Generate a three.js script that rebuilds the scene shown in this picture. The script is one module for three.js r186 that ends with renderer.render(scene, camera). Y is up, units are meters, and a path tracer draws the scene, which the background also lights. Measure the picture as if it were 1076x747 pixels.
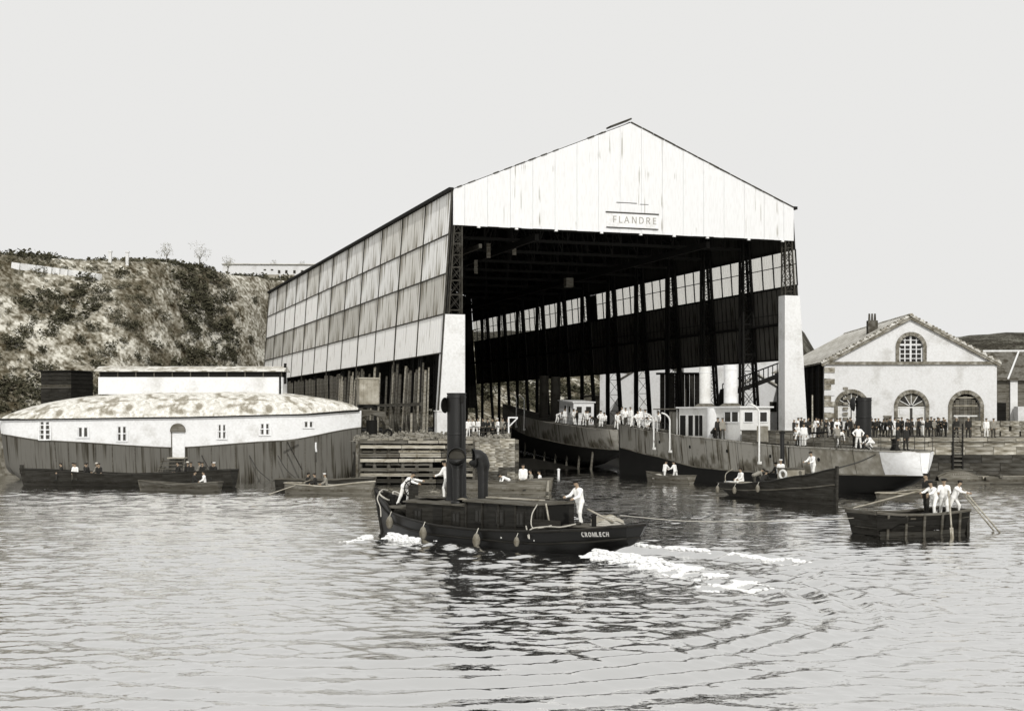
import * as THREE from 'three';
import { mergeGeometries, mergeVertices } from 'three/addons/utils/BufferGeometryUtils.js';
import { MarchingCubes } from 'three/addons/objects/MarchingCubes.js';
import { FontLoader } from 'three/addons/loaders/FontLoader.js';
import { TextGeometry } from 'three/addons/geometries/TextGeometry.js';

// ---------------------------------------------------------------- camera, sky, sun, exposure
const EYE = 5.5, FOCAL = 1442, MIDX = 538, HORIZON = 438;
const scene = new THREE.Scene();
const camera = new THREE.PerspectiveCamera(2 * Math.atan(HORIZON / FOCAL) * 180 / Math.PI, 1076 / 876, 0.5, 4000);
camera.position.set(0, EYE, 0);
camera.lookAt(0, EYE, -100);
camera.setViewOffset(1076, 876, 0, 0, 1076, 747);          // a plate camera with its front raised: level, horizon low in the picture

const skyData = new Float32Array(8 * 4 * 4);
for (let i = 0; i < 32; i++) skyData.set([0.815, 0.812, 0.80, 1], i * 4);
const sky = new THREE.DataTexture(skyData, 8, 4, THREE.RGBAFormat, THREE.FloatType);
sky.mapping = THREE.EquirectangularReflectionMapping; sky.magFilter = THREE.LinearFilter; sky.needsUpdate = true;
scene.background = sky; scene.environment = sky;

const SUN_AZ = 8 * Math.PI / 180, SUN_EL = 36 * Math.PI / 180;
const sun = new THREE.DirectionalLight(new THREE.Color(1, 0.985, 0.955), 2.6);
sun.position.set(10 + 300 * Math.sin(SUN_AZ) * Math.cos(SUN_EL), 300 * Math.sin(SUN_EL), -130 + 300 * Math.cos(SUN_AZ) * Math.cos(SUN_EL));
sun.target.position.set(10, 0, -130);
sun.castShadow = true; sun.shadow.mapSize.set(4096, 4096); sun.shadow.radius = 1.5;
Object.assign(sun.shadow.camera, { left: -170, right: 170, top: 150, bottom: -150, near: 1, far: 800 });
scene.add(sun, sun.target);

const renderer = new THREE.WebGLRenderer({ antialias: true });
renderer.toneMapping = THREE.LinearToneMapping;
renderer.toneMappingExposure = 1;
renderer.shadowMap.enabled = true;

// ---------------------------------------------------------------- helpers
const V = (x, y, z) => new THREE.Vector3(x, y, z);
const D2R = Math.PI / 180;
const lerp = (a, b, t) => a + (b - a) * t, clamp = (x, a = 0, b = 1) => Math.max(a, Math.min(b, x));
const sstep = (a, b, x) => { const t = clamp((x - a) / (b - a)); return t * t * (3 - 2 * t); };
function curve(pts) { return (x) => { if (x <= pts[0][0]) return pts[0][1]; for (let i = 1; i < pts.length; i++) if (x <= pts[i][0]) { const [a, ya] = pts[i - 1], [b, yb] = pts[i], t = (x - a) / (b - a); return lerp(ya, yb, t * t * (3 - 2 * t) * 0.5 + t * 0.5); } return pts[pts.length - 1][1]; }; }
function rng(seed) { let s = seed | 0; return () => { s = (s + 0x6d2b79f5) | 0; let t = Math.imul(s ^ (s >>> 15), 1 | s); t = (t + Math.imul(t ^ (t >>> 7), 61 | t)) ^ t; return ((t ^ (t >>> 14)) >>> 0) / 4294967296; }; }
const R = rng(20240);
const rr = (a, b) => a + (b - a) * R();
// a bearing (as read on the plate) and a distance -> ground position
const gx = (px, d) => (px - MIDX) * d / FOCAL;
const gy = (py, d) => EYE + (HORIZON - py) * d / FOCAL;

function hash2(x, y) { let h = Math.imul(x, 374761393) + Math.imul(y, 668265263) | 0; h = Math.imul(h ^ (h >>> 13), 1274126177); return ((h ^ (h >>> 16)) >>> 0) / 4294967296; }
function vnoise(x, y, px = 0, py = 0) {
  const xi = Math.floor(x), yi = Math.floor(y), u = x - xi, v = y - yi, a = u * u * (3 - 2 * u), b = v * v * (3 - 2 * v);
  const w = (i, p) => p ? ((i % p) + p) % p : i;
  const x0 = w(xi, px), x1 = w(xi + 1, px), y0 = w(yi, py), y1 = w(yi + 1, py);
  return lerp(lerp(hash2(x0, y0), hash2(x1, y0), a), lerp(hash2(x0, y1), hash2(x1, y1), a), b);
}
function fbm(x, y, oct = 4, px = 0, py = 0) { let s = 0, a = 0.5, n = 0; for (let i = 0; i < oct; i++) { s += a * vnoise(x, y, px, py); n += a; a *= 0.5; x *= 2; y *= 2; px *= 2; py *= 2; x += 17 * (px ? 0 : 1); } return s / n; }

function tex(size, metres, f, srgb = true) {
  const d = new Uint8Array(size * size * 4);
  for (let j = 0; j < size; j++) for (let i = 0; i < size; i++) { const c = f(i / size, j / size), o = (j * size + i) * 4; if (typeof c === 'number') { d[o] = d[o + 1] = d[o + 2] = 255 * clamp(c); } else { d[o] = 255 * clamp(c[0]); d[o + 1] = 255 * clamp(c[1]); d[o + 2] = 255 * clamp(c[2]); } d[o + 3] = 255; }
  const t = new THREE.DataTexture(d, size, size); t.magFilter = THREE.LinearFilter; t.minFilter = THREE.LinearMipmapLinearFilter; t.wrapS = t.wrapT = THREE.RepeatWrapping;
  if (srgb) t.colorSpace = THREE.SRGBColorSpace;
  t.repeat.set(1 / metres, 1 / metres); t.needsUpdate = true; return t;
}
// matter textures: tone of the material only (multiplied with the base colour)
const warmMix = (v, k = 1) => [v, v - (1 - v) * 0.05 * k, v - (1 - v) * 0.16 * k];
const T = {
  blotch: tex(256, 3, (u, v) => warmMix(0.72 + 0.42 * (fbm(u * 6, v * 6, 5, 6, 6) - 0.35))),
  grime: tex(512, 9, (u, v) => warmMix(clamp(1.02 - 0.08 * sstep(0.45, 0.85, fbm(u * 8, v * 8, 6, 8, 8)) - 0.07 * fbm(u * 64, v * 64, 2, 64, 64)))),
  streak: tex(512, 8, (u, v) => { const a = fbm(u * 64, v * 3, 4, 64, 3), b = fbm(u * 16, v * 2, 4, 16, 2), c = fbm(u * 128, v * 8, 2, 128, 8); return warmMix(clamp(1.1 - 0.6 * sstep(0.5, 0.9, a * 0.6 + b * 0.5) - 0.18 * c)); }),
  faint: tex(512, 13, (u, v) => { const a = fbm(u * 90, v * 2, 3, 90, 2), b = fbm(u * 12, v * 5, 4, 12, 5); return warmMix(clamp(1.02 - 0.6 * sstep(0.58, 0.85, a) * sstep(0.55, 0.8, b) - 0.05 * vnoise(u * 160, v * 24, 160, 24)), 1.2); }),
  wood: tex(256, 2.4, (u, v) => warmMix(0.68 + 0.5 * (fbm(u * 4, v * 40, 4, 4, 40) - 0.3) - 0.2 * sstep(0.6, 0.9, fbm(u * 8, v * 8, 3, 8, 8)))),
  stone: tex(512, 4, (u, v) => warmMix(0.72 + 0.7 * (fbm(u * 12, v * 12, 6, 12, 12) - 0.42))),
  slate: tex(512, 6, (u, v) => { const row = Math.floor(v * 40), col = Math.floor(u * 26 + (row % 2) * 0.5); return warmMix(0.84 + 0.14 * hash2(((col % 26) + 26) % 26 + 7, row) - 0.24 * sstep(0.46, 0.7, fbm(u * 9, v * 18, 6, 9, 18)) - 0.1 * vnoise(u * 120, v * 120, 120, 120)); }),
  plating: tex(512, 8, (u, v) => { const a = fbm(u * 48, v * 3, 4, 48, 3), b = fbm(u * 6, v * 6, 5, 6, 6); return warmMix(clamp(0.98 - 0.5 * sstep(0.52, 0.8, a) - 0.45 * sstep(0.5, 0.8, b) + 0.1 * vnoise(u * 96, v * 96, 96, 96))); }),
  cliff: tex(1024, 46, (u, v) => { const a = fbm(u * 14, v * 14, 6, 14, 14), b = fbm(u * 90, v * 90, 4, 90, 90), g = sstep(0.46, 0.58, fbm(u * 9 + 0.3, v * 9, 5, 9, 9) * 0.6 + a * 0.4); const rock = 0.66 + 0.9 * (a - 0.4) + 0.9 * (b - 0.5), weed = 0.24 + 0.6 * (b - 0.2); return warmMix(clamp(lerp(rock, weed, g * 0.85)), 0.8); }),
  fine: tex(256, 1.2, (u, v) => fbm(u * 24, v * 24, 4, 24, 24), false),
  ripple: tex(512, 2.6, (u, v) => fbm(u * 10, v * 12, 5, 10, 12), false),
};
const MATS = {};
function mat(key, c, rough = 0.85, t, extra = {}) {
  if (MATS[key]) return MATS[key];
  const m = new THREE.MeshPhysicalMaterial({ specularIntensity: 0.3, color: new THREE.Color().setRGB(...(typeof c === 'number' ? [c, c * 0.955, c * 0.84] : c)), roughness: rough, ...extra });
  if (t) m.map = T[t];
  m.name = key; return (MATS[key] = m);
}
const M = {
  gable: mat('whitewashed sheet iron', [0.68, 0.68, 0.675], 0.8, 'faint'),
  panelA: mat('pale weathered sheet', [0.86, 0.855, 0.83], 0.75, 'streak'), panelB: mat('grey weathered sheet', [0.72, 0.705, 0.66], 0.75, 'streak'), panelC: mat('stained grey sheet', [0.56, 0.545, 0.50], 0.8, 'streak'), panelW: mat('whitened sheet', [0.97, 0.96, 0.93], 0.6, 'faint'),
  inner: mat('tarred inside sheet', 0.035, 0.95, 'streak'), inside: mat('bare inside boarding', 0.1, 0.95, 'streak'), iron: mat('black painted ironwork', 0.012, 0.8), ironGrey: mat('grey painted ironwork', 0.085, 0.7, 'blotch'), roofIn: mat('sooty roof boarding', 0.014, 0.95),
  glassPale: mat('dusty pale glazing', [0.75, 0.74, 0.70], 0.5, 'faint'),
  pier: mat('whitewashed pier', [0.71, 0.71, 0.70], 0.85, 'grime'), white: mat('white paint', [0.72, 0.72, 0.715], 0.6, 'grime'), offwhite: mat('weathered white paint', [0.68, 0.675, 0.65], 0.7, 'grime'),
  hulkWhite: mat('hulk white paint', [0.71, 0.71, 0.705], 0.7, 'grime'), hulkRoof: mat('bleached roofing', [0.84, 0.83, 0.79], 0.9, 'slate', {}), hulkDark: mat('stained dark planking', 0.115, 0.8, 'streak'),
  blackHull: mat('black hull paint', 0.006, 0.4, null, { specularIntensity: 0.6 }), brownWood: mat('dark varnished wood', 0.028, 0.5, 'wood'), oldWood: mat('weathered grey wood', 0.16, 0.9, 'wood'), darkWood: mat('dark wet wood', 0.045, 0.8, 'wood'), paleWood: mat('pale bare wood', 0.54, 0.85, 'wood'), timber: mat('sawn timber', 0.42, 0.9, 'wood'), timberDark: mat('dark timber', 0.13, 0.9, 'wood'),
  funnel: mat('black funnel paint', 0.007, 0.5, null, { specularIntensity: 0.75 }), shipGrey: mat('grey warship paint', 0.27, 0.6, 'plating'), shipPale: mat('pale warship paint', [0.50, 0.485, 0.44], 0.6, 'blotch'), shipDark: mat('dark boot topping', 0.010, 0.7), rope: mat('hemp rope', 0.45, 0.95), ropeDark: mat('tarred rope', 0.05, 0.95), canvas: mat('pale canvas', 0.55, 0.95, 'blotch'), cork: mat('rope fender', 0.36, 0.95, 'blotch'),
  stone: mat('granite block', 0.38, 0.9, 'stone'), stoneB: mat('pale granite block', 0.52, 0.9, 'stone'), stoneC: mat('grey granite block', 0.3, 0.9, 'stone'), weed: mat('weed covered stone', 0.045, 0.7, 'stone'), weedB: mat('tide stained stone', 0.085, 0.75, 'stone'), mortar: mat('mortar', 0.12, 0.95), ground: mat('gravelled quay', 0.24, 0.95, 'stone'), rubble: mat('rubble stone', 0.33, 0.95, 'stone'), slipway: mat('wet slipway', 0.035, 0.6, 'stone'),
  render_: mat('limewashed render', [0.70, 0.70, 0.695], 0.9, 'grime'), trim: mat('dressed stone trim', 0.36, 0.9, 'stone'), tile: mat('sunbleached roof tile', [0.8, 0.79, 0.75], 0.9, 'slate'), tileDark: mat('grey slate', 0.17, 0.85, 'slate'), brick: mat('dull brick', 0.16, 0.9, 'stone'), boardDark: mat('tarred boards', 0.02, 0.9, 'wood'), boardGrey: mat('grey boards', 0.22, 0.9, 'wood'), sign: mat('sign paint', 0.055, 0.8), lettering: mat('faded sign paint', 0.3, 0.8),
  pane: mat('window pane', 0.03, 0.12), leaf: mat('dark scrub leaves', [0.06, 0.057, 0.036], 0.9, null, { side: THREE.DoubleSide }), leafMid: mat('dry scrub leaves', [0.13, 0.12, 0.08], 0.9, null, { side: THREE.DoubleSide }), leafPale: mat('sparse pale leaves', [0.33, 0.32, 0.27], 0.9, null, { side: THREE.DoubleSide }), bark: mat('bark', 0.09, 0.95), cliff: mat('quarried slope', [0.60, 0.58, 0.51], 0.95, 'cliff'), farHill: mat('distant moorland', [0.15, 0.145, 0.12], 0.95, 'cliff'),
  foam: mat('churned foam', [0.76, 0.76, 0.75], 0.8), person: new THREE.MeshStandardMaterial({ vertexColors: true, roughness: 0.9, name: 'cloth and skin' }), capW: mat('white cap cloth', [0.74, 0.73, 0.7], 0.9), capD: mat('dark cap cloth', 0.018, 0.9), straw: mat('straw hat', 0.5, 0.9),
};
for (const k of ['stone', 'stoneB', 'stoneC', 'weed', 'weedB', 'ground', 'rubble', 'cork', 'rope']) { M[k].bumpMap = T.fine; M[k].bumpScale = 0.03; }

// geometry pieces
const clean = (g) => { g = g.index ? g.toNonIndexed() : g; for (const k of Object.keys(g.attributes)) if (!['position', 'normal', 'uv', 'color'].includes(k)) g.deleteAttribute(k); return g; };
function metreUV(g, axis) {
  const p = g.attributes.position, n = g.attributes.normal, uv = new Float32Array(p.count * 2);
  for (let i = 0; i < p.count; i++) {
    const t = i - i % 3; let ax = 0, ay = 0, az = 0; for (let k = 0; k < 3; k++) { ax += n.getX(t + k); ay += n.getY(t + k); az += n.getZ(t + k); } ax = Math.abs(ax); ay = Math.abs(ay); az = Math.abs(az);
    const x = p.getX(i), y = p.getY(i), z = p.getZ(i);
    if (axis ? axis === 'y' : ay > ax && ay > az) { uv[2 * i] = x; uv[2 * i + 1] = z; } else if (axis ? axis === 'x' : ax > az) { uv[2 * i] = z + 3.3; uv[2 * i + 1] = y; } else { uv[2 * i] = x; uv[2 * i + 1] = y; }
  }
  g.setAttribute('uv', new THREE.BufferAttribute(uv, 2)); return g;
}
const along = (g, axis) => { g.userData.axis = axis; return g; };
function join(list) {
  list = (Array.isArray(list) ? list : [list]).flat(3).map(clean);
  const hasC = list.some((g) => g.attributes.color);
  for (const g of list) { if (!g.attributes.uv) g.setAttribute('uv', new THREE.BufferAttribute(new Float32Array(g.attributes.position.count * 2), 2)); if (!hasC) g.deleteAttribute('color'); }
  return list.length === 1 ? list[0] : mergeGeometries(list, false);
}
const used = {};
function numbered(name) { const k = used[name] = (used[name] ?? -1) + 1; return k ? name + '_' + String(k).padStart(3, '0') : name; }
function mesh(name, geos, m, parent, kind) {
  const o = new THREE.Mesh(geos.isBufferGeometry && geos.userData.done ? geos : metreUV(join(geos), (Array.isArray(geos) ? geos[0] : geos).userData?.axis), m);
  o.name = parent ? name : numbered(name); (parent ?? scene).add(o);
  if (kind) o.userData.kind = kind; return o;
}
const shared = (geos) => { const g = metreUV(join(geos)); g.userData.done = true; return g; };
function tag(o, label, category, group) { o.userData.label = label; o.userData.category = category; if (group) o.userData.group = group; return o; }
function thing(name, label, category, [x, y, z] = [0, 0, 0], turn = 0, group) { const o = new THREE.Group(); o.name = numbered(name); o.position.set(x, y, z); o.rotation.y = turn; scene.add(o); o.updateMatrixWorld(); return tag(o, label, category, group); }
function copy(o, label, group) { const c = o.clone(); c.name = numbered(o.name.replace(/_\d\d\d$/, '')); c.userData = { ...o.userData }; if (label) c.userData.label = label; if (group) c.userData.group = group; scene.add(c); return c; }
function box(w, h, d, x = 0, y = 0, z = 0, rx = 0, ry = 0, rz = 0) { const g = new THREE.BoxGeometry(w, h, d); if (rx || ry || rz) g.applyMatrix4(new THREE.Matrix4().makeRotationFromEuler(new THREE.Euler(rx, ry, rz))); return g.translate(x, y, z); }
function frameTo(p, q) { const y = q.clone().sub(p).normalize(), ref = Math.abs(y.y) > 0.98 ? V(1, 0, 0) : V(0, 1, 0), x = ref.clone().cross(y).normalize(), z = x.clone().cross(y); return new THREE.Matrix4().makeBasis(x, y, z).setPosition(p.clone().add(q).multiplyScalar(0.5)); }
function bar(p, q, a = 0.1, b = a) { return new THREE.BoxGeometry(a, p.distanceTo(q), b).applyMatrix4(frameTo(p, q)); }
function rod(p, q, r1 = 0.05, r2 = r1, n = 8) { return new THREE.CylinderGeometry(r2, r1, p.distanceTo(q), n, 1).applyMatrix4(frameTo(p, q)); }
function tube(pts, r, n = 6, seg = pts.length * 5) { return new THREE.TubeGeometry(new THREE.CatmullRomCurve3(pts), seg, r, n); }
function lathe(prof, n = 20) { return new THREE.LatheGeometry(prof.map(([x, y]) => new THREE.Vector2(x, y)), n); }
function ext(pts, depth, holes = []) { const s = new THREE.Shape(pts.map(([x, y]) => new THREE.Vector2(x, y))); for (const h of holes) s.holes.push(new THREE.Path(h.map(([x, y]) => new THREE.Vector2(x, y)))); return new THREE.ExtrudeGeometry(s, { depth, bevelEnabled: false, curveSegments: 12 }); }
const archPts = (cx, y0, w, h, n = 14) => { const r = w / 2, a = [[cx - r, y0], [cx + r, y0]]; for (let i = 0; i <= n; i++) { const t = Math.PI * i / n; a.push([cx + r * Math.cos(t), y0 + h - r + r * Math.sin(t)]); } return a; };
function surf(nu, nv, f) { // grid surface f(u,v)->Vector3
  const pos = [], uv = [], idx = [];
  for (let j = 0; j <= nv; j++) for (let i = 0; i <= nu; i++) { const p = f(i / nu, j / nv); pos.push(p.x, p.y, p.z); uv.push(i / nu, j / nv); }
  for (let j = 0; j < nv; j++) for (let i = 0; i < nu; i++) { const a = j * (nu + 1) + i, b = a + 1, c = a + nu + 1, d = c + 1; idx.push(a, b, d, a, d, c); }
  const g = new THREE.BufferGeometry(); g.setAttribute('position', new THREE.Float32BufferAttribute(pos, 3)); g.setAttribute('uv', new THREE.Float32BufferAttribute(uv, 2)); g.setIndex(idx); g.computeVertexNormals(); return g;
}
const font = await new FontLoader().loadAsync('fonts/droid/droid_sans_bold.typeface.json');
const fontR = await new FontLoader().loadAsync('fonts/droid/droid_sans_regular.typeface.json');
function glyph(ch, size, depth = 0.02, f = font) { const g = new TextGeometry(ch, { font: f, size, depth, curveSegments: 4 }); g.computeBoundingBox(); return g; }

// ---------------------------------------------------------------- the setting: water, quay, slipway, hills
const GROUND = 3.6;
const waves = []; { const q = rng(77); for (let i = 0; i < 34; i++) { const l = 0.34 * Math.pow(1.09, i) * (0.9 + 0.2 * q()), a = (q() + q() - 1) * 1.35 + 0.1; waves.push({ k: 2 * Math.PI / l, dx: Math.sin(a), dz: Math.cos(a), ph: q() * 6.283, l, amp: l / 6.283 * (0.034 * Math.exp(-((Math.log(l / 0.85) / 0.75) ** 2)) + 0.006), n: q() * 40 }); } }
function swell(x, z, cell) {
  let y = 0;
  const calm = 0.4 + 1.2 * fbm(x * 0.05 + 9, z * 0.11 + 4, 3);
  const wx = x + 1.6 * (vnoise(x * 0.17, z * 0.2) - 0.5), wz = z + 1.6 * (vnoise(x * 0.15 + 31, z * 0.22) - 0.5);
  for (const w of waves) { const f = sstep(2.2, 4.2, w.l / cell); if (f <= 0) continue; const s = Math.sin(w.k * (wx * w.dx + wz * w.dz) + w.ph); y += f * w.amp * calm * (s + 0.25 * Math.cos(2 * Math.asin(clamp(s, -1, 1)))); }
  // the launch came round in a curve: rings of its wash
  const rx = x + 3, rz = z + 41, r = Math.hypot(rx, rz), an = Math.atan2(rx, rz);
  const win = Math.exp(-(((r - 12.5) / 3.4) ** 2)) * sstep(-0.9, 0.1, an) * (1 - sstep(1.9, 2.5, an));
  if (win > 0.01) y += win * 0.06 * Math.sin(2 * Math.PI * (r + 0.5 * vnoise(x * 0.3, z * 0.3)) / 1.25) * (0.4 + vnoise(x * 0.7, z * 0.7));
  // its stern wave and the two arms of the wake
  const arm = (ax, az, bx, bz, h, wd) => { const ux = bx - ax, uz = bz - az, L = Math.hypot(ux, uz), t = ((x - ax) * ux + (z - az) * uz) / L / L, s = ((x - ax) * uz - (z - az) * ux) / L; if (t < -0.1 || t > 1.1) return 0; return h * Math.exp(-((s / wd) ** 2)) * (1 - sstep(0.5, 1.1, t)) * sstep(-0.1, 0.08, t); };
  y += arm(4.6, -57.5, 14, -50.5, 0.17, 0.55) - arm(4.2, -56.4, 13, -49.6, 0.12, 0.5);
  y += arm(3.2, -53, 9.5, -44, 0.13, 0.7) + arm(-5.2, -61.5, 2.0, -52.6, 0.13, 0.45) - arm(-5.6, -60.6, 1.4, -52, 0.1, 0.5);
  return y;
}
const waterMat = new THREE.MeshPhysicalMaterial({ color: new THREE.Color().setRGB(0.74, 0.737, 0.725), roughness: 0.02, metalness: 1, bumpMap: T.ripple, bumpScale: 0.015, name: 'harbour water' });
{
  const nd = 820, na = 660, d0 = 13, d1 = 150, pos = new Float32Array((nd + 1) * (na + 1) * 3), idx = [];
  let o = 0; const k = Math.log(d1 / d0) / nd;
  for (let j = 0; j <= nd; j++) { const d = d0 * Math.exp(k * j), cell = d * k; for (let i = 0; i <= na; i++) { const x = d * 0.62 * (2 * i / na - 1); pos[o++] = x; pos[o++] = d > 142 ? -0.1 : swell(x, -d, Math.max(cell, d * 1.24 / na)); pos[o++] = -d; } }
  for (let j = 0; j < nd; j++) for (let i = 0; i < na; i++) { const a = j * (na + 1) + i, b = a + 1, c = a + na + 1, e = c + 1; idx.push(a, b, e, a, e, c); }
  const g = new THREE.BufferGeometry(); g.setAttribute('position', new THREE.BufferAttribute(pos, 3)); g.setIndex(idx); g.computeVertexNormals();
  const uv = new Float32Array((nd + 1) * (na + 1) * 2); for (let i = 0; i < uv.length / 2; i++) { uv[2 * i] = pos[3 * i]; uv[2 * i + 1] = pos[3 * i + 2]; } g.setAttribute('uv', new THREE.BufferAttribute(uv, 2));
  const w = new THREE.Mesh(g, waterMat); w.name = 'harbour_water'; w.userData.kind = 'structure'; scene.add(w);
  const far = mesh('open_water', new THREE.PlaneGeometry(2400, 400).rotateX(-Math.PI / 2).translate(0, -0.45, 40), waterMat, null, 'structure'); far.userData.kind = 'structure';
}
// shed frame: u to the right along its front, w into its depth
const SHED = { x: -5.6, z: -130, turn: 18.66 * D2R, W: 36.6, L: 114, eave: 23.35, ridge: 30.9, gable: 20.1, clad: 7.95 };
const CU = Math.cos(SHED.turn), SU = Math.sin(SHED.turn);
const shedXZ = (u, w) => [SHED.x + u * CU - w * SU, SHED.z - u * SU - w * CU];
{
  const P = [[-1600, -130], [-13, -130], [-13, -114], [0.2, -114], shedXZ(5, 5), shedXZ(5, 118), shedXZ(32, 118), shedXZ(32, 0), [31, -121], [1600, -121], [1600, -3000], [-1600, -3000]];
  const g = ext(P.map(([x, z]) => [x, -z]), GROUND + 3).rotateX(-Math.PI / 2).translate(0, -3, 0);
  mesh('quay_ground', g, M.ground, null, 'structure');
  const a = shedXZ(2, -14), b = shedXZ(33, -14), c = shedXZ(33, 118), d = shedXZ(2, 118);
  mesh('slipway', surf(6, 24, (u, v) => V(lerp(lerp(a[0], b[0], u), lerp(d[0], c[0], u), v), lerp(-1.0, 3.4, v), lerp(lerp(a[1], b[1], u), lerp(d[1], c[1], u), v))), M.slipway, null, 'structure');
}
// left hill, quarried
const hillFoot = curve([[-260, -158], [-150, -168], [-90, -178], [-62, -192], [-50, -222], [-42, -246], [0, -276], [60, -300], [140, -320]]);
const hillTop = curve([[-260, 36], [-120, 33.5], [-80, 32.5], [-55, 33], [-40, 34], [-15, 26], [20, 17], [60, 12], [140, 8]]);
function hillY(x, z) {
  const q = hillFoot(x) - z + 5 * (fbm(x * 0.04, z * 0.04, 3) - 0.5), t = clamp(q / 44);
  if (q < -6) return -5;
  const prof = t < 1 ? 0.75 * t + 0.25 * t * t * (3 - 2 * t) : 1 + (q - 44) * 0.0007;
  const steep = Math.sin(Math.PI * clamp(t)), rough = (fbm(x * 0.11 + 5, z * 0.11, 4) - 0.5) * 7 * steep + (fbm(x * 0.5, z * 0.5, 3) - 0.5) * 1.8 * (0.3 + steep) + (vnoise(x * 1.3, z * 1.3) - 0.5) * 0.9 * steep;
  return GROUND - 0.6 + (hillTop(x) - GROUND) * prof * sstep(-6, 4, q) + rough;
}
{
  const g = surf(200, 190, (u, v) => { const x = lerp(-230, 120, u), z = lerp(-152, -520, v * v * 0.45 + v * 0.55); return V(x, hillY(x, z), z); });
  const slopeUV = (q) => { q = join(q); const p = q.attributes.position, uv = new Float32Array(p.count * 2); for (let i = 0; i < p.count; i++) { uv[2 * i] = p.getX(i) - 0.8 * p.getZ(i); uv[2 * i + 1] = p.getY(i) * 1.35; } q.setAttribute('uv', new THREE.BufferAttribute(uv, 2)); q.userData.done = true; return q; };
  mesh('quarried_hill', slopeUV(g), M.cliff, null, 'structure');
  const prof = curve([[-200, 26], [10, 40], [88, 46], [98, 43], [104, 32], [110, 24], [135, 24], [150, 36.5], [175, 39], [215, 41], [300, 42], [420, 30]]);
  const h = surf(140, 22, (u, v) => { const x = lerp(-120, 420, u), z = -470 - 260 * v, s = sstep(0, 0.42, v); return V(x, 2 + (prof(x * (470 / -z) * 1.0) * (0.25 + 0.75 * s)) * (v < 0.42 ? 1 : 1 - (v - 0.42) * 0.5) + (fbm(x * 0.03, z * 0.03, 4) - 0.5) * 3 + (vnoise(x * 0.3, z * 0.3) - 0.5) * 0.8, z); });
  mesh('distant_hill', along(h, 'y'), M.farHill, null, 'structure');
}

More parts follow.
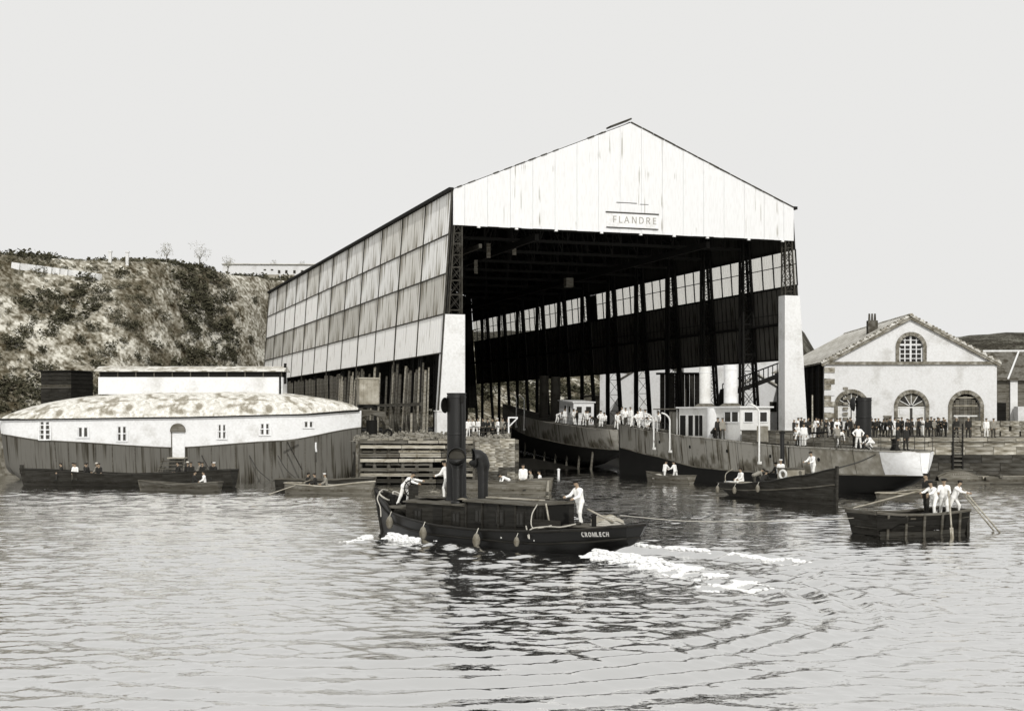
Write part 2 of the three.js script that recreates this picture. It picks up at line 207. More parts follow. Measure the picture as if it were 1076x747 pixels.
// ---------------------------------------------------------------- the great covered slipway
{
  const S = SHED, H0 = GROUND, LEAN = 0.065, BAY = 9.5, N = 12;
  const shed = thing('slipway_shed', 'huge iron shed with open front and white gable bearing a name board', 'shed', [S.x, H0, S.z], S.turn);
  const rows = [23.35, 19.25, 15.5, 11.65, 7.95];
  const q = rng(5);
  const outL = (y) => -LEAN * (S.eave - y), outR = (y) => S.W + LEAN * (S.eave - y);
  // wall panels: one corrugated sheet per bay and row
  const sheetGeo = (h) => { const n = 22, pts = []; for (let i = 0; i <= n; i++) pts.push([i / n * (BAY - 0.14), (i % 2) * 0.05]); const back = pts.slice().reverse().map(([a, b]) => [a, b - 0.03]); return shared(ext([...pts, ...back], h - 0.1).rotateX(-Math.PI / 2)); }; // x along bay, y up, z = -relief
  const geoRow = rows.slice(0, 4).map((y, i) => sheetGeo(y - rows[i + 1]));
  const tilt = Math.atan(LEAN);
  const tone = (r, i) => { const k = q(); if (r === 3) return k < 0.8 ? M.panelW : M.panelA; if (r === 1) return i > 6 ? M.panelW : i === 4 || i === 5 ? (k < 0.5 ? M.panelB : M.panelA) : k < 0.75 ? M.panelA : M.panelB; if (r === 0) return k < 0.6 ? M.panelB : M.panelA; return k < 0.6 ? M.panelC : M.panelB; };
  for (let r = 0; r < 4; r++) for (let i = 0; i < N; i++) {
    const y = rows[r + 1] + 0.05;
    const p = mesh('wall_panel', geoRow[r], tone(r, i), shed); p.rotation.order = 'YXZ';
    p.position.set(outL(y) - 0.02 - 0.02 * q(), y, -BAY * (i + 1) + 0.07); p.rotation.y = -Math.PI / 2; p.rotation.x = -tilt;
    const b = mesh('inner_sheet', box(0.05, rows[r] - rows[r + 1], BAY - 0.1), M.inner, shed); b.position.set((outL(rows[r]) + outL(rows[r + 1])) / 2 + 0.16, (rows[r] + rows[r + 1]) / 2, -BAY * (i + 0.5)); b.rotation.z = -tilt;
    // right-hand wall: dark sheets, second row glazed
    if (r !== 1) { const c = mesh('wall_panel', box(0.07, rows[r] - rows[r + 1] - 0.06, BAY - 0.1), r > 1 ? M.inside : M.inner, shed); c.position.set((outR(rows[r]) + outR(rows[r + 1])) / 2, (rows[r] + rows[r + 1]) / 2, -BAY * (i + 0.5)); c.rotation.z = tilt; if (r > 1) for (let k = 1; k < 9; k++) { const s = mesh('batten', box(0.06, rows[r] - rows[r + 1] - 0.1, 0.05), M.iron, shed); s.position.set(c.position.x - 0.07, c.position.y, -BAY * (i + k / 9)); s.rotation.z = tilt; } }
    else for (let k = 0; k < 4; k++) { const bad = q() < 0.04; const c = mesh('glazing_pane', box(0.02, rows[1] - rows[2] - 0.2, BAY / 4 - 0.12), bad ? M.inner : windowGlass(), shed); c.position.set((outR(rows[1]) + outR(rows[2])) / 2, (rows[1] + rows[2]) / 2, -BAY * (i + (k + 0.5) / 4)); c.rotation.z = tilt; const m = mesh('mullion', box(0.12, rows[1] - rows[2], 0.1), M.iron, shed); m.position.set(c.position.x - 0.02, c.position.y, -BAY * (i + k / 4)); m.rotation.z = tilt; }
  }
  function windowGlass() { return MATS.dustglass ?? (MATS.dustglass = new THREE.MeshPhysicalMaterial({ color: new THREE.Color().setRGB(0.93, 0.92, 0.89), transmission: 1, roughness: 0.2, thickness: 0, map: T.faint, name: 'dusty glass' })); }
  // battens over the joints, rails between rows, gutters
  for (let i = 0; i <= N; i++) { const z = -BAY * i, t = i % 2 ? 0.09 : 0.2; mesh('wall_batten', bar(V(outL(S.eave) - 0.1, S.eave, z), V(outL(i % 2 ? S.clad : 0) - 0.1, i % 2 ? S.clad : 0, z), t, 0.12), M.ironGrey, shed); }
  for (let r = 1; r < 5; r++) { mesh('wall_rail', box(0.14, 0.1, S.L, outL(rows[r]) - 0.07, rows[r], -S.L / 2), M.ironGrey, shed); mesh('wall_rail', box(r === 3 ? 0.9 : 0.24, 0.18, S.L, outR(rows[r]) - (r === 3 ? 0.5 : 0.12), rows[r], -S.L / 2), M.iron, shed); }
  mesh('walkway_rail', box(0.06, 0.06, S.L, outR(rows[3]) - 0.9, rows[3] + 1, -S.L / 2), M.iron, shed);
  mesh('window_rail', box(0.08, 0.08, S.L, outR(17.6) - 0.1, 17.7, -S.L / 2), M.iron, shed);
  mesh('gutter', box(0.45, 0.3, S.L + 0.3, -0.2, S.eave + 0.12, -S.L / 2), M.iron, shed);
  mesh('gutter', box(0.45, 0.3, S.L + 0.3, S.W + 0.2, S.eave + 0.12, -S.L / 2), M.iron, shed);
  // lattice columns
  for (const side of [-1, 1]) for (let i = 0; i <= N; i++) {
    const z = -BAY * i - (i === 0 ? 0.42 : 0), top = i === 0 ? 21.4 : 23.1, col = new THREE.Group(); col.name = 'column'; shed.add(col);
    const xo = (y) => side < 0 ? outL(y) + 0.36 : outR(y) - 0.36, xi = side < 0 ? 0.9 : S.W - 0.9, m = i === 0 ? M.ironGrey : M.iron;
    for (const dz of [-0.36, 0.36]) { mesh('chord', bar(V(xo(0), 0, z + dz), V(xo(top), top, z + dz), i ? 0.3 : 0.16, i ? 0.2 : 0.12), m, col); mesh('chord', bar(V(xi, 0, z + dz), V(xi, top, z + dz), i ? 0.3 : 0.16, i ? 0.2 : 0.12), m, col); }
    const br = []; let y = 0.4, step;
    while (y < top - 0.6) { step = Math.max(1.0, Math.abs(xo(y) - xi) * 1.15); const y2 = Math.min(top, y + step); for (const dz of i < 4 ? [-0.38, 0.38] : [0.38]) { br.push(bar(V(xo(y), y, z + dz), V(xi, y2, z + dz), 0.09, 0.03), bar(V(xi, y, z + dz + 0.03), V(xo(y2), y2, z + dz + 0.03), 0.09, 0.03), box(Math.abs(xo(y2) - xi), 0.07, 0.03, (xo(y2) + xi) / 2, y2, z + dz)); } for (const x of [0, 1]) br.push(bar(V(x ? xi : xo(y), y, z - 0.34), V(x ? xi : xo(y2), y2, z + 0.34), 0.03, 0.08)); y = y2; }
    mesh('bracing', br, m, col, 'stuff');
    if (i === 0) { const yT = side < 0 ? 11.6 : 14.4, x0 = (y) => side < 0 ? outL(y) - 0.05 : xi - 0.22, x1 = (y) => side < 0 ? xi + 0.22 : outR(y) + 0.05; mesh('pier_casing', ext([[x0(0), 0], [x1(0), 0], [x1(yT), yT], [x0(yT), yT]], 1.3).translate(0, 0, -1.05), M.pier, shed); }
  }
  // cross bracing seen in the open lower bays of both walls
  for (let i = 0; i < N; i++) if (i > 3) for (const side of [-1]) { const x = side < 0 ? outL(4) + 0.3 : outR(4) - 0.3; mesh('wall_brace', bar(V(x, 0.5, -BAY * i), V(x, 7.6, -BAY * (i + 1)), 0.12), M.iron, shed); mesh('wall_brace', bar(V(x, 7.6, -BAY * i), V(x, 0.5, -BAY * (i + 1)), 0.12), M.iron, shed); }
  // gable: vertical sheets
  const rise = (x) => S.eave + 0.1 + (S.ridge - S.eave) * (1 - Math.abs(x - S.W / 2) / (S.W / 2)), ns = 32;
  for (let i = 0; i < ns; i++) { const a = S.W * i / ns + 0.006, b = S.W * (i + 1) / ns - 0.006, dz = 0.02 + 0.03 * (i % 2) + 0.012 * q(), yb = S.gable - 0.05 * q(); const pts = [[a, yb], [b, yb], [b, rise(b)]]; if (a < S.W / 2 && b > S.W / 2) pts.push([S.W / 2, rise(S.W / 2)]); pts.push([a, rise(a)]); mesh('gable_sheet', ext(pts, 0.05).translate(0, 0, dz), M.gable, shed); }
  mesh('gable_girt', box(S.W, 0.5, 0.5, S.W / 2, S.gable + 0.3, -0.4), M.iron, shed);
  for (let i = 0; i < 9; i++) mesh('girt_bracket', box(0.28, 0.16, 0.22, 2 + i * 4.1 + q(), S.gable - 0.12, 0.1), M.pier, shed);
  // rake flashing: loose dark lengths along the edge
  const rakeAng = Math.atan2(S.ridge - S.eave, S.W / 2);
  for (const side of [-1, 1]) for (let i = 0; i < 15; i++) { const t = (i + 0.5) / 15, x = side < 0 ? S.W / 2 * t : S.W - S.W / 2 * t; if (side < 0 && q() < 0.3) continue; mesh('rake_flashing', box(side < 0 ? 0.4 + q() * 0.7 : 1.24, 0.09 + q() * 0.05, 0.2, 0, 0, 0, 0, 0, -side * rakeAng).translate(x, rise(x) + 0.06, 0.08), M.ironGrey, shed); }
  mesh('ridge_cap', box(2.4, 0.16, 1.2, -1.2, 0, 0, 0, 0, rakeAng).translate(S.W / 2 + 0.1, S.ridge + 0.02, -0.3), M.ironGrey, shed);
  mesh('ridge_vent', box(1.1, 0.55, S.L - 6, S.W / 2, S.ridge + 0.1, -S.L / 2 - 3), M.iron, shed);
  // name board
  { const bx = S.W / 2 + 0.15; mesh('board_moulding', box(5.7, 0.11, 0.1, bx, 22.05, 0.16), M.ironGrey, shed); mesh('board_moulding', box(5.6, 0.07, 0.1, bx, 20.55, 0.16), M.ironGrey, shed); const nb = mesh('name_board', box(5.5, 1.36, 0.04, bx, 21.3, 0.125), M.white, shed); let x = bx - 2.15; for (const ch of 'FLANDRE') { const g = glyph(ch, 0.66, 0.02, fontR); const w = g.boundingBox.max.x; mesh('letter', g.translate(x, 21.04, 0.15), M.lettering, nb); x += w + 0.2; }
    mesh('faded_line', box(2.2, 0.05, 0.04, bx - 0.6, 23.05, 0.12), M.ironGrey, shed); mesh('faded_line', box(0.9, 0.04, 0.04, bx + 1.3, 22.98, 0.12), M.ironGrey, shed); }
  // roof, purlins, trusses, back wall
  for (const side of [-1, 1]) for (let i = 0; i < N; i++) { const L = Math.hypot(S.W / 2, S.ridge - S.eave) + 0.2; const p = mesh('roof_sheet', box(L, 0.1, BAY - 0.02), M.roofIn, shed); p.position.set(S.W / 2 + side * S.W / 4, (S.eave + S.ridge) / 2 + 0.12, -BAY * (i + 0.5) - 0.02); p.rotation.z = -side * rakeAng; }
  for (const side of [-1, 1]) for (let k = 1; k < 7; k++) { const x = S.W / 2 + side * (k / 7) * S.W / 2; mesh('purlin', box(0.16, 0.26, S.L - 1, x, rise(x) - 0.3, -S.L / 2), M.iron, shed); }
  for (let i = 0; i <= N; i++) {
    const z = -BAY * i - (i === 0 ? 0.9 : 0), t = new THREE.Group(); t.name = 'roof_truss'; shed.add(t);
    const yb = S.gable + 0.1, top = (x) => rise(x) - 0.55;
    mesh('tie_beam', box(S.W - 0.4, 0.3, 0.25, S.W / 2, yb, z), M.iron, t);
    for (const side of [-1, 1]) mesh('rafter', bar(V(S.W / 2 + side * (S.W / 2 - 0.3), top(0.3), z), V(S.W / 2, top(S.W / 2), z), 0.3, 0.2), M.iron, t);
    const web = []; for (let k = 1; k < 12; k++) { const x = S.W * k / 12; web.push(bar(V(x, yb, z), V(x, top(x), z), 0.12)); const x2 = S.W * (k + (k < 6 ? 1 : -1)) / 12; web.push(bar(V(x, yb, z), V(x2, top(x2), z), 0.1)); }
    mesh('web_member', web, M.iron, t, 'stuff');
  }
  for (const x of [9, S.W - 9]) mesh('crane_beam', box(0.4, 0.6, S.L - 3, x, S.gable - 0.6, -S.L / 2), M.iron, shed);
  mesh('crane_beam', box(0.3, 0.4, S.L - 3, 3.2, 18.4, -S.L / 2), M.ironGrey, shed);
  for (const [x, y, z] of [[3.4, 19.2, -9.6], [6.6, 19.0, -9.6], [9.4, 19.4, -9.6], [4.6, 18.2, -19.2], [8.2, 18.4, -19.2]]) mesh('hanger_plate', box(0.42, 1.5, 0.06, x, y, z), M.boardGrey, shed);
  mesh('suspended_lantern', box(0.9, 1.1, 0.9, 22.5, 17.9, -28), M.boardGrey, shed);
  mesh('lantern_rod', box(0.05, 2.2, 0.05, 22.5, 19.4, -28), M.iron, shed);
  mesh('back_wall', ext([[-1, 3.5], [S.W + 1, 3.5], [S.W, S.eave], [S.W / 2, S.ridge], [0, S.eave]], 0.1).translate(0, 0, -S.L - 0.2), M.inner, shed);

  // leaning timbers against the foot of the left wall
  const proto = thing('timber_pole', 'upright rough timber pole propped against the open foot of the shed wall', 'timber', [0, 0, 0], 0, 'timber poles stacked along the left side of the shed');
  mesh('shaft', rod(V(0, 0, 0), V(0, 7.6, 0), 0.15, 0.11, 7), M.timber, proto);
  const wpos = []; for (let k = 0; k < 44; k++) wpos.push(0.9 + k * 1.02 + 0.5 * q());
  wpos.forEach((w, k) => {
    if ((w > 18.6 && w < 21.5) || (w > 27 && w < 29.5)) return;
    const o = k ? copy(proto) : proto, [x, z] = shedXZ(outL(0) - 0.55 - 0.5 * q(), w);
    o.position.set(x, H0 - 0.02, z); o.rotation.set(0.05 * (q() - 0.5), SHED.turn, -0.03 - 0.03 * q(), 'YXZ'); o.scale.set(0.7 + 0.6 * q(), 0.82 + 0.17 * q(), 1);
    o.userData.label = 'upright rough timber pole propped against the open foot of the shed wall';
    if (q() < 0.45) o.children[0].material = M.timberDark;
  });
  { const w = thing('timber_rail', 'long horizontal timber rail tying the propped poles together', 'timber', [...[shedXZ(outL(0) - 1.45, 0)[0]], H0, shedXZ(outL(0) - 1.45, 0)[1]], SHED.turn); mesh('beam', box(0.25, 0.3, 27, 0, 3.1, -14), M.timberDark, w); for (const z of [-3, -12, -21]) mesh('prop', bar(V(0, 0, z), V(0, 2.95, z), 0.22), M.timberDark, w); mesh('strut', bar(V(-0.5, 0, -2.4), V(0, 2.2, -4.2), 0.2), M.timber, w); }
  // hoarding boards further along, dark and paler
  for (let k = 0; k < 6; k++) { const w0 = 46 + k * 9.2, [x, z] = shedXZ(outL(3.5) + 0.05, w0 + 4), o = thing('hoarding', ['rough boarded hoarding below the shed cladding, nearest the crane gantry', 'second rough hoarding along the foot of the shed wall', 'third rough hoarding along the foot of the shed wall', 'fourth rough hoarding along the foot of the shed wall', 'fifth rough hoarding along the foot of the shed wall', 'farthest rough hoarding at the back of the shed wall'][k], 'hoarding', [x, H0, z], SHED.turn, 'hoardings closing the foot of the shed wall'); for (let b = 0; b < 7; b++) mesh('board', box(0.06 + 0.03 * q(), 6.6 + 0.8 * q(), 1.05, 0, 3.7, -3.3 + b * 1.1), q() < 0.5 ? M.boardGrey : M.oldWood, o); }
}

// ---------------------------------------------------------------- people: one continuous body from a distance field, posed by joint angles
const SKIN = [0.30, 0.22, 0.15], DRESS = {
  white: { top: [0.80, 0.79, 0.76], leg: [0.76, 0.75, 0.71], shoe: [0.03, 0.028, 0.022] },
  smock: { top: [0.78, 0.77, 0.74], leg: [0.05, 0.046, 0.036], shoe: [0.02, 0.019, 0.015] },
  dark: { top: [0.016, 0.015, 0.012], leg: [0.022, 0.020, 0.016], shoe: [0.012, 0.011, 0.009] },
  grey: { top: [0.24, 0.225, 0.19], leg: [0.05, 0.046, 0.036], shoe: [0.015, 0.014, 0.011] },
};
// angles in radians, 0 = hanging straight down, positive = forward
const POSES = {
  stand: { lean: 0.02, arms: [[0.06, 0.12, 0.22], [-0.04, 0.12, 0.2]], legs: [[0.06, -0.02, 0.06], [-0.05, -0.08, 0.08]], head: 0.05 },
  watch: { lean: 0.05, arms: [[0.25, 0.42, 1.9], [0.1, 0.14, 0.5]], legs: [[0.12, 0.02, 0.1], [-0.1, -0.14, 0.1]], head: 0.1 },
  akimbo: { lean: -0.02, arms: [[-0.25, 0.75, 0.75], [-0.25, 0.75, 0.75]], legs: [[0.04, 0, 0.14], [0, -0.06, 0.14]], head: 0 },
  work: { lean: 0.22, arms: [[0.55, 0.18, 1.25], [0.7, 0.15, 1.35]], legs: [[0.28, -0.05, 0.1], [-0.18, -0.32, 0.1]], head: 0.3 },
  bend: { lean: 1.15, arms: [[0.45, 0.12, 0.35], [0.3, 0.15, 0.2]], legs: [[0.22, -0.2, 0.12], [-0.05, -0.3, 0.12]], head: 0.9 },
  reach: { lean: 0.75, arms: [[1.35, 0.2, 1.45], [1.1, 0.15, 1.3]], legs: [[0.35, -0.15, 0.1], [-0.25, -0.4, 0.1]], head: 0.4 },
  pull: { lean: 0.4, arms: [[0.95, 0.1, 1.35], [1.05, 0.1, 1.4]], legs: [[0.45, 0.05, 0.1], [-0.3, -0.5, 0.1]], head: 0.2 },
  sit: { lean: 0.12, arms: [[0.35, 0.12, 1.15], [0.3, 0.14, 1.1]], legs: [[1.5, 0.05, 0.12], [1.42, -0.1, 0.16]], head: 0.1 },
  oar: { lean: 0.3, arms: [[0.9, 0.1, 1.4], [0.9, 0.1, 1.4]], legs: [[1.35, 0.3, 0.1], [1.35, 0.3, 0.1]], head: 0.1 },
  crouch: { lean: 0.75, arms: [[0.5, 0.15, 1.0], [0.6, 0.15, 1.1]], legs: [[1.75, -0.55, 0.18], [1.2, -0.9, 0.14]], head: 0.35 },
};
function buildBody(pose, res) {
  const P = POSES[pose], J = {}, caps = [];
  const dir = (a, out, side) => V(Math.sin(a) * Math.cos(out), -Math.cos(a) * Math.cos(out), side * Math.sin(out));
  let low = 1e9;
  const legs = P.legs.map(([t, s, o], k) => { const sd = k ? 1 : -1, h = V(0, 0, sd * 0.09), kn = h.clone().addScaledVector(dir(t, o, sd), 0.42), an = kn.clone().addScaledVector(dir(s, o * 0.4, sd), 0.41), toe = an.clone().add(V(0.17, -0.035, sd * 0.03)); low = Math.min(low, an.y - 0.085); return { h, kn, an, toe, sd }; });
  const up = V(Math.sin(P.lean), Math.cos(P.lean), 0), hip = V(0, -low, 0);
  legs.forEach((l) => { for (const k of ['h', 'kn', 'an', 'toe']) l[k].add(hip); });
  const cap = (a, b, r1, r2, part) => caps.push({ a, d: b.clone().sub(a), L2: b.distanceToSquared(a), r1, r2, part });
  for (const l of legs) { cap(l.h, l.kn, 0.098, 0.07, 'leg'); cap(l.kn, l.an, 0.072, 0.052, 'leg'); cap(l.an, l.toe, 0.052, 0.04, 'shoe'); }
  const sh = hip.clone().addScaledVector(up, 0.5), fw = V(up.y, -up.x, 0);
  for (const sd of [-1, 1]) { cap(hip.clone().add(V(0, 0.02, sd * 0.07)), hip.clone().addScaledVector(up, 0.2).add(V(0, 0, sd * 0.065)), 0.125, 0.115, 'top'); cap(hip.clone().addScaledVector(up, 0.2).add(V(0, 0, sd * 0.065)), sh.clone().add(V(0, 0, sd * 0.1)).addScaledVector(up, -0.06), 0.118, 0.125, 'top'); }
  const hands = [];
  P.arms.forEach(([u, o, f], k) => { const sd = k ? 1 : -1, s = sh.clone().add(V(0, 0, sd * 0.185)).addScaledVector(up, -0.03), e = s.clone().addScaledVector(dir(u, o, sd), 0.29), w = e.clone().addScaledVector(dir(f, -o * 0.5, sd), 0.25), pd = w.clone().sub(e).normalize(); cap(s, e, 0.07, 0.053, 'top'); cap(e, w, 0.054, 0.04, 'top'); cap(w, w.clone().addScaledVector(pd, 0.085), 0.036, 0.04, 'skin'); hands.push({ w, pd, sd }); });
  const neck = sh.clone().addScaledVector(up, 0.09), hd = V(Math.sin(P.head), Math.cos(P.head), 0), head = neck.clone().addScaledVector(hd, 0.135).add(V(0.02, 0, 0));
  cap(sh.clone().addScaledVector(up, -0.02), neck.clone().addScaledVector(hd, 0.06), 0.075, 0.058, 'skin');
  const box3 = new THREE.Box3(); caps.forEach((c) => { box3.expandByPoint(c.a); box3.expandByPoint(c.a.clone().add(c.d)); });
  const c0 = box3.getCenter(V()), size = Math.max(...box3.getSize(V()).toArray()) / 2 + 0.19;
  const mc = new MarchingCubes(res, MATS.none, false, false, 60000); mc.isolation = 0;
  const hs = mc.halfsize, dist = (x, y, z) => { let d = 1e9, best = 1e9, part = 'top'; for (const c of caps) { const px = x - c.a.x, py = y - c.a.y, pz = z - c.a.z, t = clamp((px * c.d.x + py * c.d.y + pz * c.d.z) / c.L2), e = Math.hypot(px - c.d.x * t, py - c.d.y * t, pz - c.d.z * t) - lerp(c.r1, c.r2, t); if (e < best) { best = e; part = c.part; } const k = 0.045, h = Math.max(k - Math.abs(d - e), 0) / k; d = Math.min(d, e) - h * h * k * 0.25; } return [d, part]; };
  let o = 0; for (let k = 0; k < res; k++) for (let j = 0; j < res; j++) for (let i = 0; i < res; i++) mc.field[o++] = -dist(c0.x + (i - hs) / hs * size, c0.y + (j - hs) / hs * size, c0.z + (k - hs) / hs * size)[0];
  mc.update();
  const n = mc.count, pos = new Float32Array(n * 3), part = []; for (let i = 0; i < n; i++) { const x = c0.x + mc.positionArray[3 * i] * size, y = c0.y + mc.positionArray[3 * i + 1] * size, z = c0.z + mc.positionArray[3 * i + 2] * size; pos.set([x, y, z], 3 * i); }
  let g = new THREE.BufferGeometry(); g.setAttribute('position', new THREE.BufferAttribute(pos, 3)); g = mergeVertices(g, 1e-4); g.computeVertexNormals(); g = g.toNonIndexed();
  for (let i = 0; i < g.attributes.position.count; i++) part.push(dist(g.attributes.position.getX(i), g.attributes.position.getY(i), g.attributes.position.getZ(i))[1]);
  // head with a face
  const hg = new THREE.SphereGeometry(1, 22, 18), hp = hg.attributes.position, hpart = [];
  for (let i = 0; i < hp.count; i++) { let x = hp.getX(i), y = hp.getY(i), z = hp.getZ(i); let X = x * 0.098, Y = y * 0.122, Z = z * 0.08; if (y < 0) { Z *= 1 + 0.28 * y; X *= 1 + 0.12 * y; } if (x > 0.6) { const face = (x - 0.6) / 0.4; if (Math.abs(z) < 0.28 && y > -0.35 && y < 0.12) X += 0.028 * face * (1 - Math.abs(z) / 0.28) * (0.5 - y); if (Math.abs(y - 0.14) < 0.16 && Math.abs(Math.abs(z) - 0.36) < 0.18) X -= 0.011 * face; if (y < -0.62) X += 0.012 * face; } if (Math.abs(z) > 0.93 && Math.abs(y) < 0.25 && x < 0.25) Z *= 1.16; hp.setXYZ(i, X, Y, Z); hpart.push(y > 0.42 - 0.3 * (x < 0.1 ? 1.6 : 0) && (x < 0.55 || y > 0.62) ? 'hair' : x > 0.75 && Math.abs(y - 0.12) < 0.08 && Math.abs(Math.abs(z) - 0.36) < 0.14 ? 'hair' : x > 0.7 && Math.abs(y + 0.48) < 0.06 && Math.abs(z) < 0.3 ? 'lip' : 'skin'); }
  hg.computeVertexNormals();
  hg.setIndex(hg.index); const hgn = (() => { const ix = hg.index, q = hg.toNonIndexed(); for (let i = 0; i < ix.count; i++) part.push(hpart[ix.getX(i)]); return q; })();
  hgn.applyMatrix4(new THREE.Matrix4().makeBasis(V(hd.y, -hd.x, 0), hd, V(0, 0, 1)).setPosition(head));
  const list = [g, hgn];
  for (const { w, pd, sd } of hands) { const side = V(0, 0, 1), across = pd.clone().cross(side).normalize(), palm = w.clone().addScaledVector(pd, 0.07); const finger = (off, len, bendK, rad, out) => { const a = palm.clone().addScaledVector(across, off), m = a.clone().addScaledVector(pd, len * 0.55).addScaledVector(across, out * len * 0.4), b = m.clone().addScaledVector(pd, len * 0.35).addScaledVector(side, -sd * len * bendK); for (const q of [rod(a, m, rad * 1.15, rad, 5), rod(m, b, rad, rad * 0.8, 5)]) { const c = clean(q); for (let i = 0; i < c.attributes.position.count; i++) part.push('skin'); list.push(c); } }; [[-0.03, 0.075], [-0.01, 0.088], [0.01, 0.083], [0.029, 0.066]].forEach(([of, ln]) => finger(of, ln, 0.45, 0.0088, 0)); palm.addScaledVector(pd, -0.045); finger(-0.034, 0.07, 0.3, 0.0095, -1); }
  const all = list.map(clean).map((x) => { x.deleteAttribute('uv'); return x; }), geo = mergeGeometries(all, false);
  return { geo, part, head, hd, seat: hip.y - 0.12 };
}
const BODIES = {}, BODYGEO = {};
function bodyFor(pose, dress, fine) {
  const k = pose + (fine ? 'F' : ''), kk = k + dress;
  BODIES[k] ??= buildBody(pose, fine ? 84 : 52);
  if (!BODYGEO[kk]) { const b = BODIES[k], D = DRESS[dress], g = b.geo.clone(), c = new Float32Array(b.part.length * 3), col = { top: D.top, leg: D.leg, shoe: D.shoe, skin: SKIN, hair: [0.02, 0.016, 0.012], lip: [0.2, 0.12, 0.09] }; b.part.forEach((p, i) => c.set(col[p], 3 * i)); g.setAttribute('color', new THREE.BufferAttribute(c, 3)); g.userData.done = true; BODYGEO[kk] = g; }
  return [BODIES[k], BODYGEO[kk]];
}
const beret = shared(lathe([[0.001, 0.045], [0.07, 0.05], [0.118, 0.036], [0.128, 0.018], [0.112, 0], [0.1, -0.03], [0.094, -0.032]], 16)), strawHat = shared(lathe([[0.001, 0.09], [0.08, 0.085], [0.1, 0.06], [0.104, 0.004], [0.19, -0.004], [0.188, -0.016], [0.1, -0.012]], 18));
// turn: direction the person faces, degrees, 0 = to the right of the picture, 90 = away from the viewer
function person(x, y, z, pose, dress, turn, label, group, o = {}) {
  const [b, geo] = bodyFor(pose, dress, o.fine), p = thing('person', label, 'person', [x, y, z], turn * D2R, group);
  const m = new THREE.Mesh(geo, M.person); m.name = 'body'; p.add(m);
  if (o.cap !== 0) { const c = new THREE.Mesh(o.cap === 'straw' ? strawHat : beret, o.cap === 'straw' ? M.straw : o.cap === 'w' ? M.capW : M.capD); c.name = 'cap'; c.position.copy(b.head).addScaledVector(b.hd, 0.085); c.rotation.z = -Math.atan2(b.hd.x, b.hd.y) + 0.08; p.add(c); }
  const s = o.s ?? 1; p.scale.set(s, s, s * (o.wide ?? 1)); return p;
}

// ---------------------------------------------------------------- boats
// local frame: +x to the bow, y up from the waterline, z to starboard
function placed(name, label, category, pxS, dS, pxB, dB, group) { const a = V(gx(pxS, dS), 0, -dS), b = V(gx(pxB, dB), 0, -dB), L = a.distanceTo(b), c = a.clone().add(b).multiplyScalar(0.5), t = thing(name, label, category, [c.x, 0, c.z], Math.atan2(-(b.z - a.z), b.x - a.x), group); return [t, L]; }
// half breadth of a hull at station s (0 stern .. 1 bow) and height y
function hullForm(o) {
  const plan = (s) => { const bow = o.bowFrom ?? 0.55, st = o.sternTo ?? 0.25, k = s > bow ? 1 - Math.pow((s - bow) / (1 - bow), o.bowPow ?? 2) : s < st ? lerp(o.transom ?? 0.7, 1, o.round ? Math.sqrt(Math.max(0, 1 - ((st - s) / st) ** 2)) : Math.sin(Math.PI / 2 * s / st)) : 1; return Math.max(0, k) * o.B / 2; };
  const fl = (s) => lerp(o.full ?? 0.3, o.fine ?? 0.75, Math.pow(Math.abs(s - 0.45) / 0.55, 2));
  const hw = (s, y) => plan(s) * Math.pow(clamp((y - o.keel(s)) / Math.max(0.05, o.sheer(s) - o.keel(s))), fl(s));
  const xs = (s, y) => (s - 0.5) * o.L + (o.rake ?? 0) * y * sstep(0.7, 1, s) - (o.counter ?? 0) * Math.max(0, y) * (1 - sstep(0, 0.3, s));
  const pt = (s, y, side) => V(xs(s, y), y, side * hw(s, y));
  return { plan, hw, xs, pt, ...o };
}
// shell between two height lines, both sides plus a closing transom
function shell(f, y0, y1, n = 36, m = 7, off = 0) {
  const g = []; for (const side of [-1, 1]) g.push(surf(n, m, (u, v) => { const s = side > 0 ? 1 - u : u, y = lerp(y0(s), y1(s), v), p = f.pt(s, y, side); p.z += side * off; return p; }));
  if (f.plan(0) > 0.02) g.push(surf(6, m, (u, v) => { const y = lerp(y0(0), y1(0), v), a = f.pt(0, y, 1), b = f.pt(0, y, -1); return a.lerp(b, u).add(V(-off, 0, 0)); }));
  return g;
}
function deckGeo(f, yd, n = 30, inset = 0.05) { return surf(n, 4, (u, v) => { const y = yd(u), h = Math.max(0, f.hw(u, y) - inset); return V(f.xs(u, y), y + 0.04 * (1 - (2 * v - 1) ** 2), lerp(-h, h, v)); }); }
function railGeo(f, yr, r, n = 34, a = 0, b = 1, out = 0) { const g = []; for (const side of [-1, 1]) { const pts = []; for (let i = 0; i <= n; i++) { const s = lerp(a, b, i / n), p = f.pt(s, yr(s), side); p.z += side * out; pts.push(p); } g.push(new THREE.TubeGeometry(new THREE.CatmullRomCurve3(pts), n * 2, r, 5)); } if (a === 0 && f.plan(0) > 0.02) g.push(rod(f.pt(0, yr(0), -1), f.pt(0, yr(0), 1), r, r, 5)); return g; }
const onBoat = (t, x, y, z) => { t.updateMatrixWorld(); return t.localToWorld(V(x, y, z)); };
function crew(t, x, y, z, pose, dress, face, label, group, o) { const p = onBoat(t, x, y, z); return person(p.x, p.y, p.z, pose, dress, face, label, group, o); }
function fender(t, f, s, yTop, side = -1) { const p = f.pt(s, yTop, side), o = new THREE.Group(); o.name = 'fender'; o.position.set(p.x, p.y - 0.42, p.z + side * 0.17); t.add(o); mesh('pad', lathe([[0.001, -0.3], [0.1, -0.26], [0.165, -0.1], [0.17, 0.05], [0.11, 0.22], [0.03, 0.3]], 10), M.cork, o); mesh('lanyard', rod(V(0, 0.28, 0), V(0, 0.5, -side * 0.12), 0.022, 0.022, 5), M.rope, o); return o; }
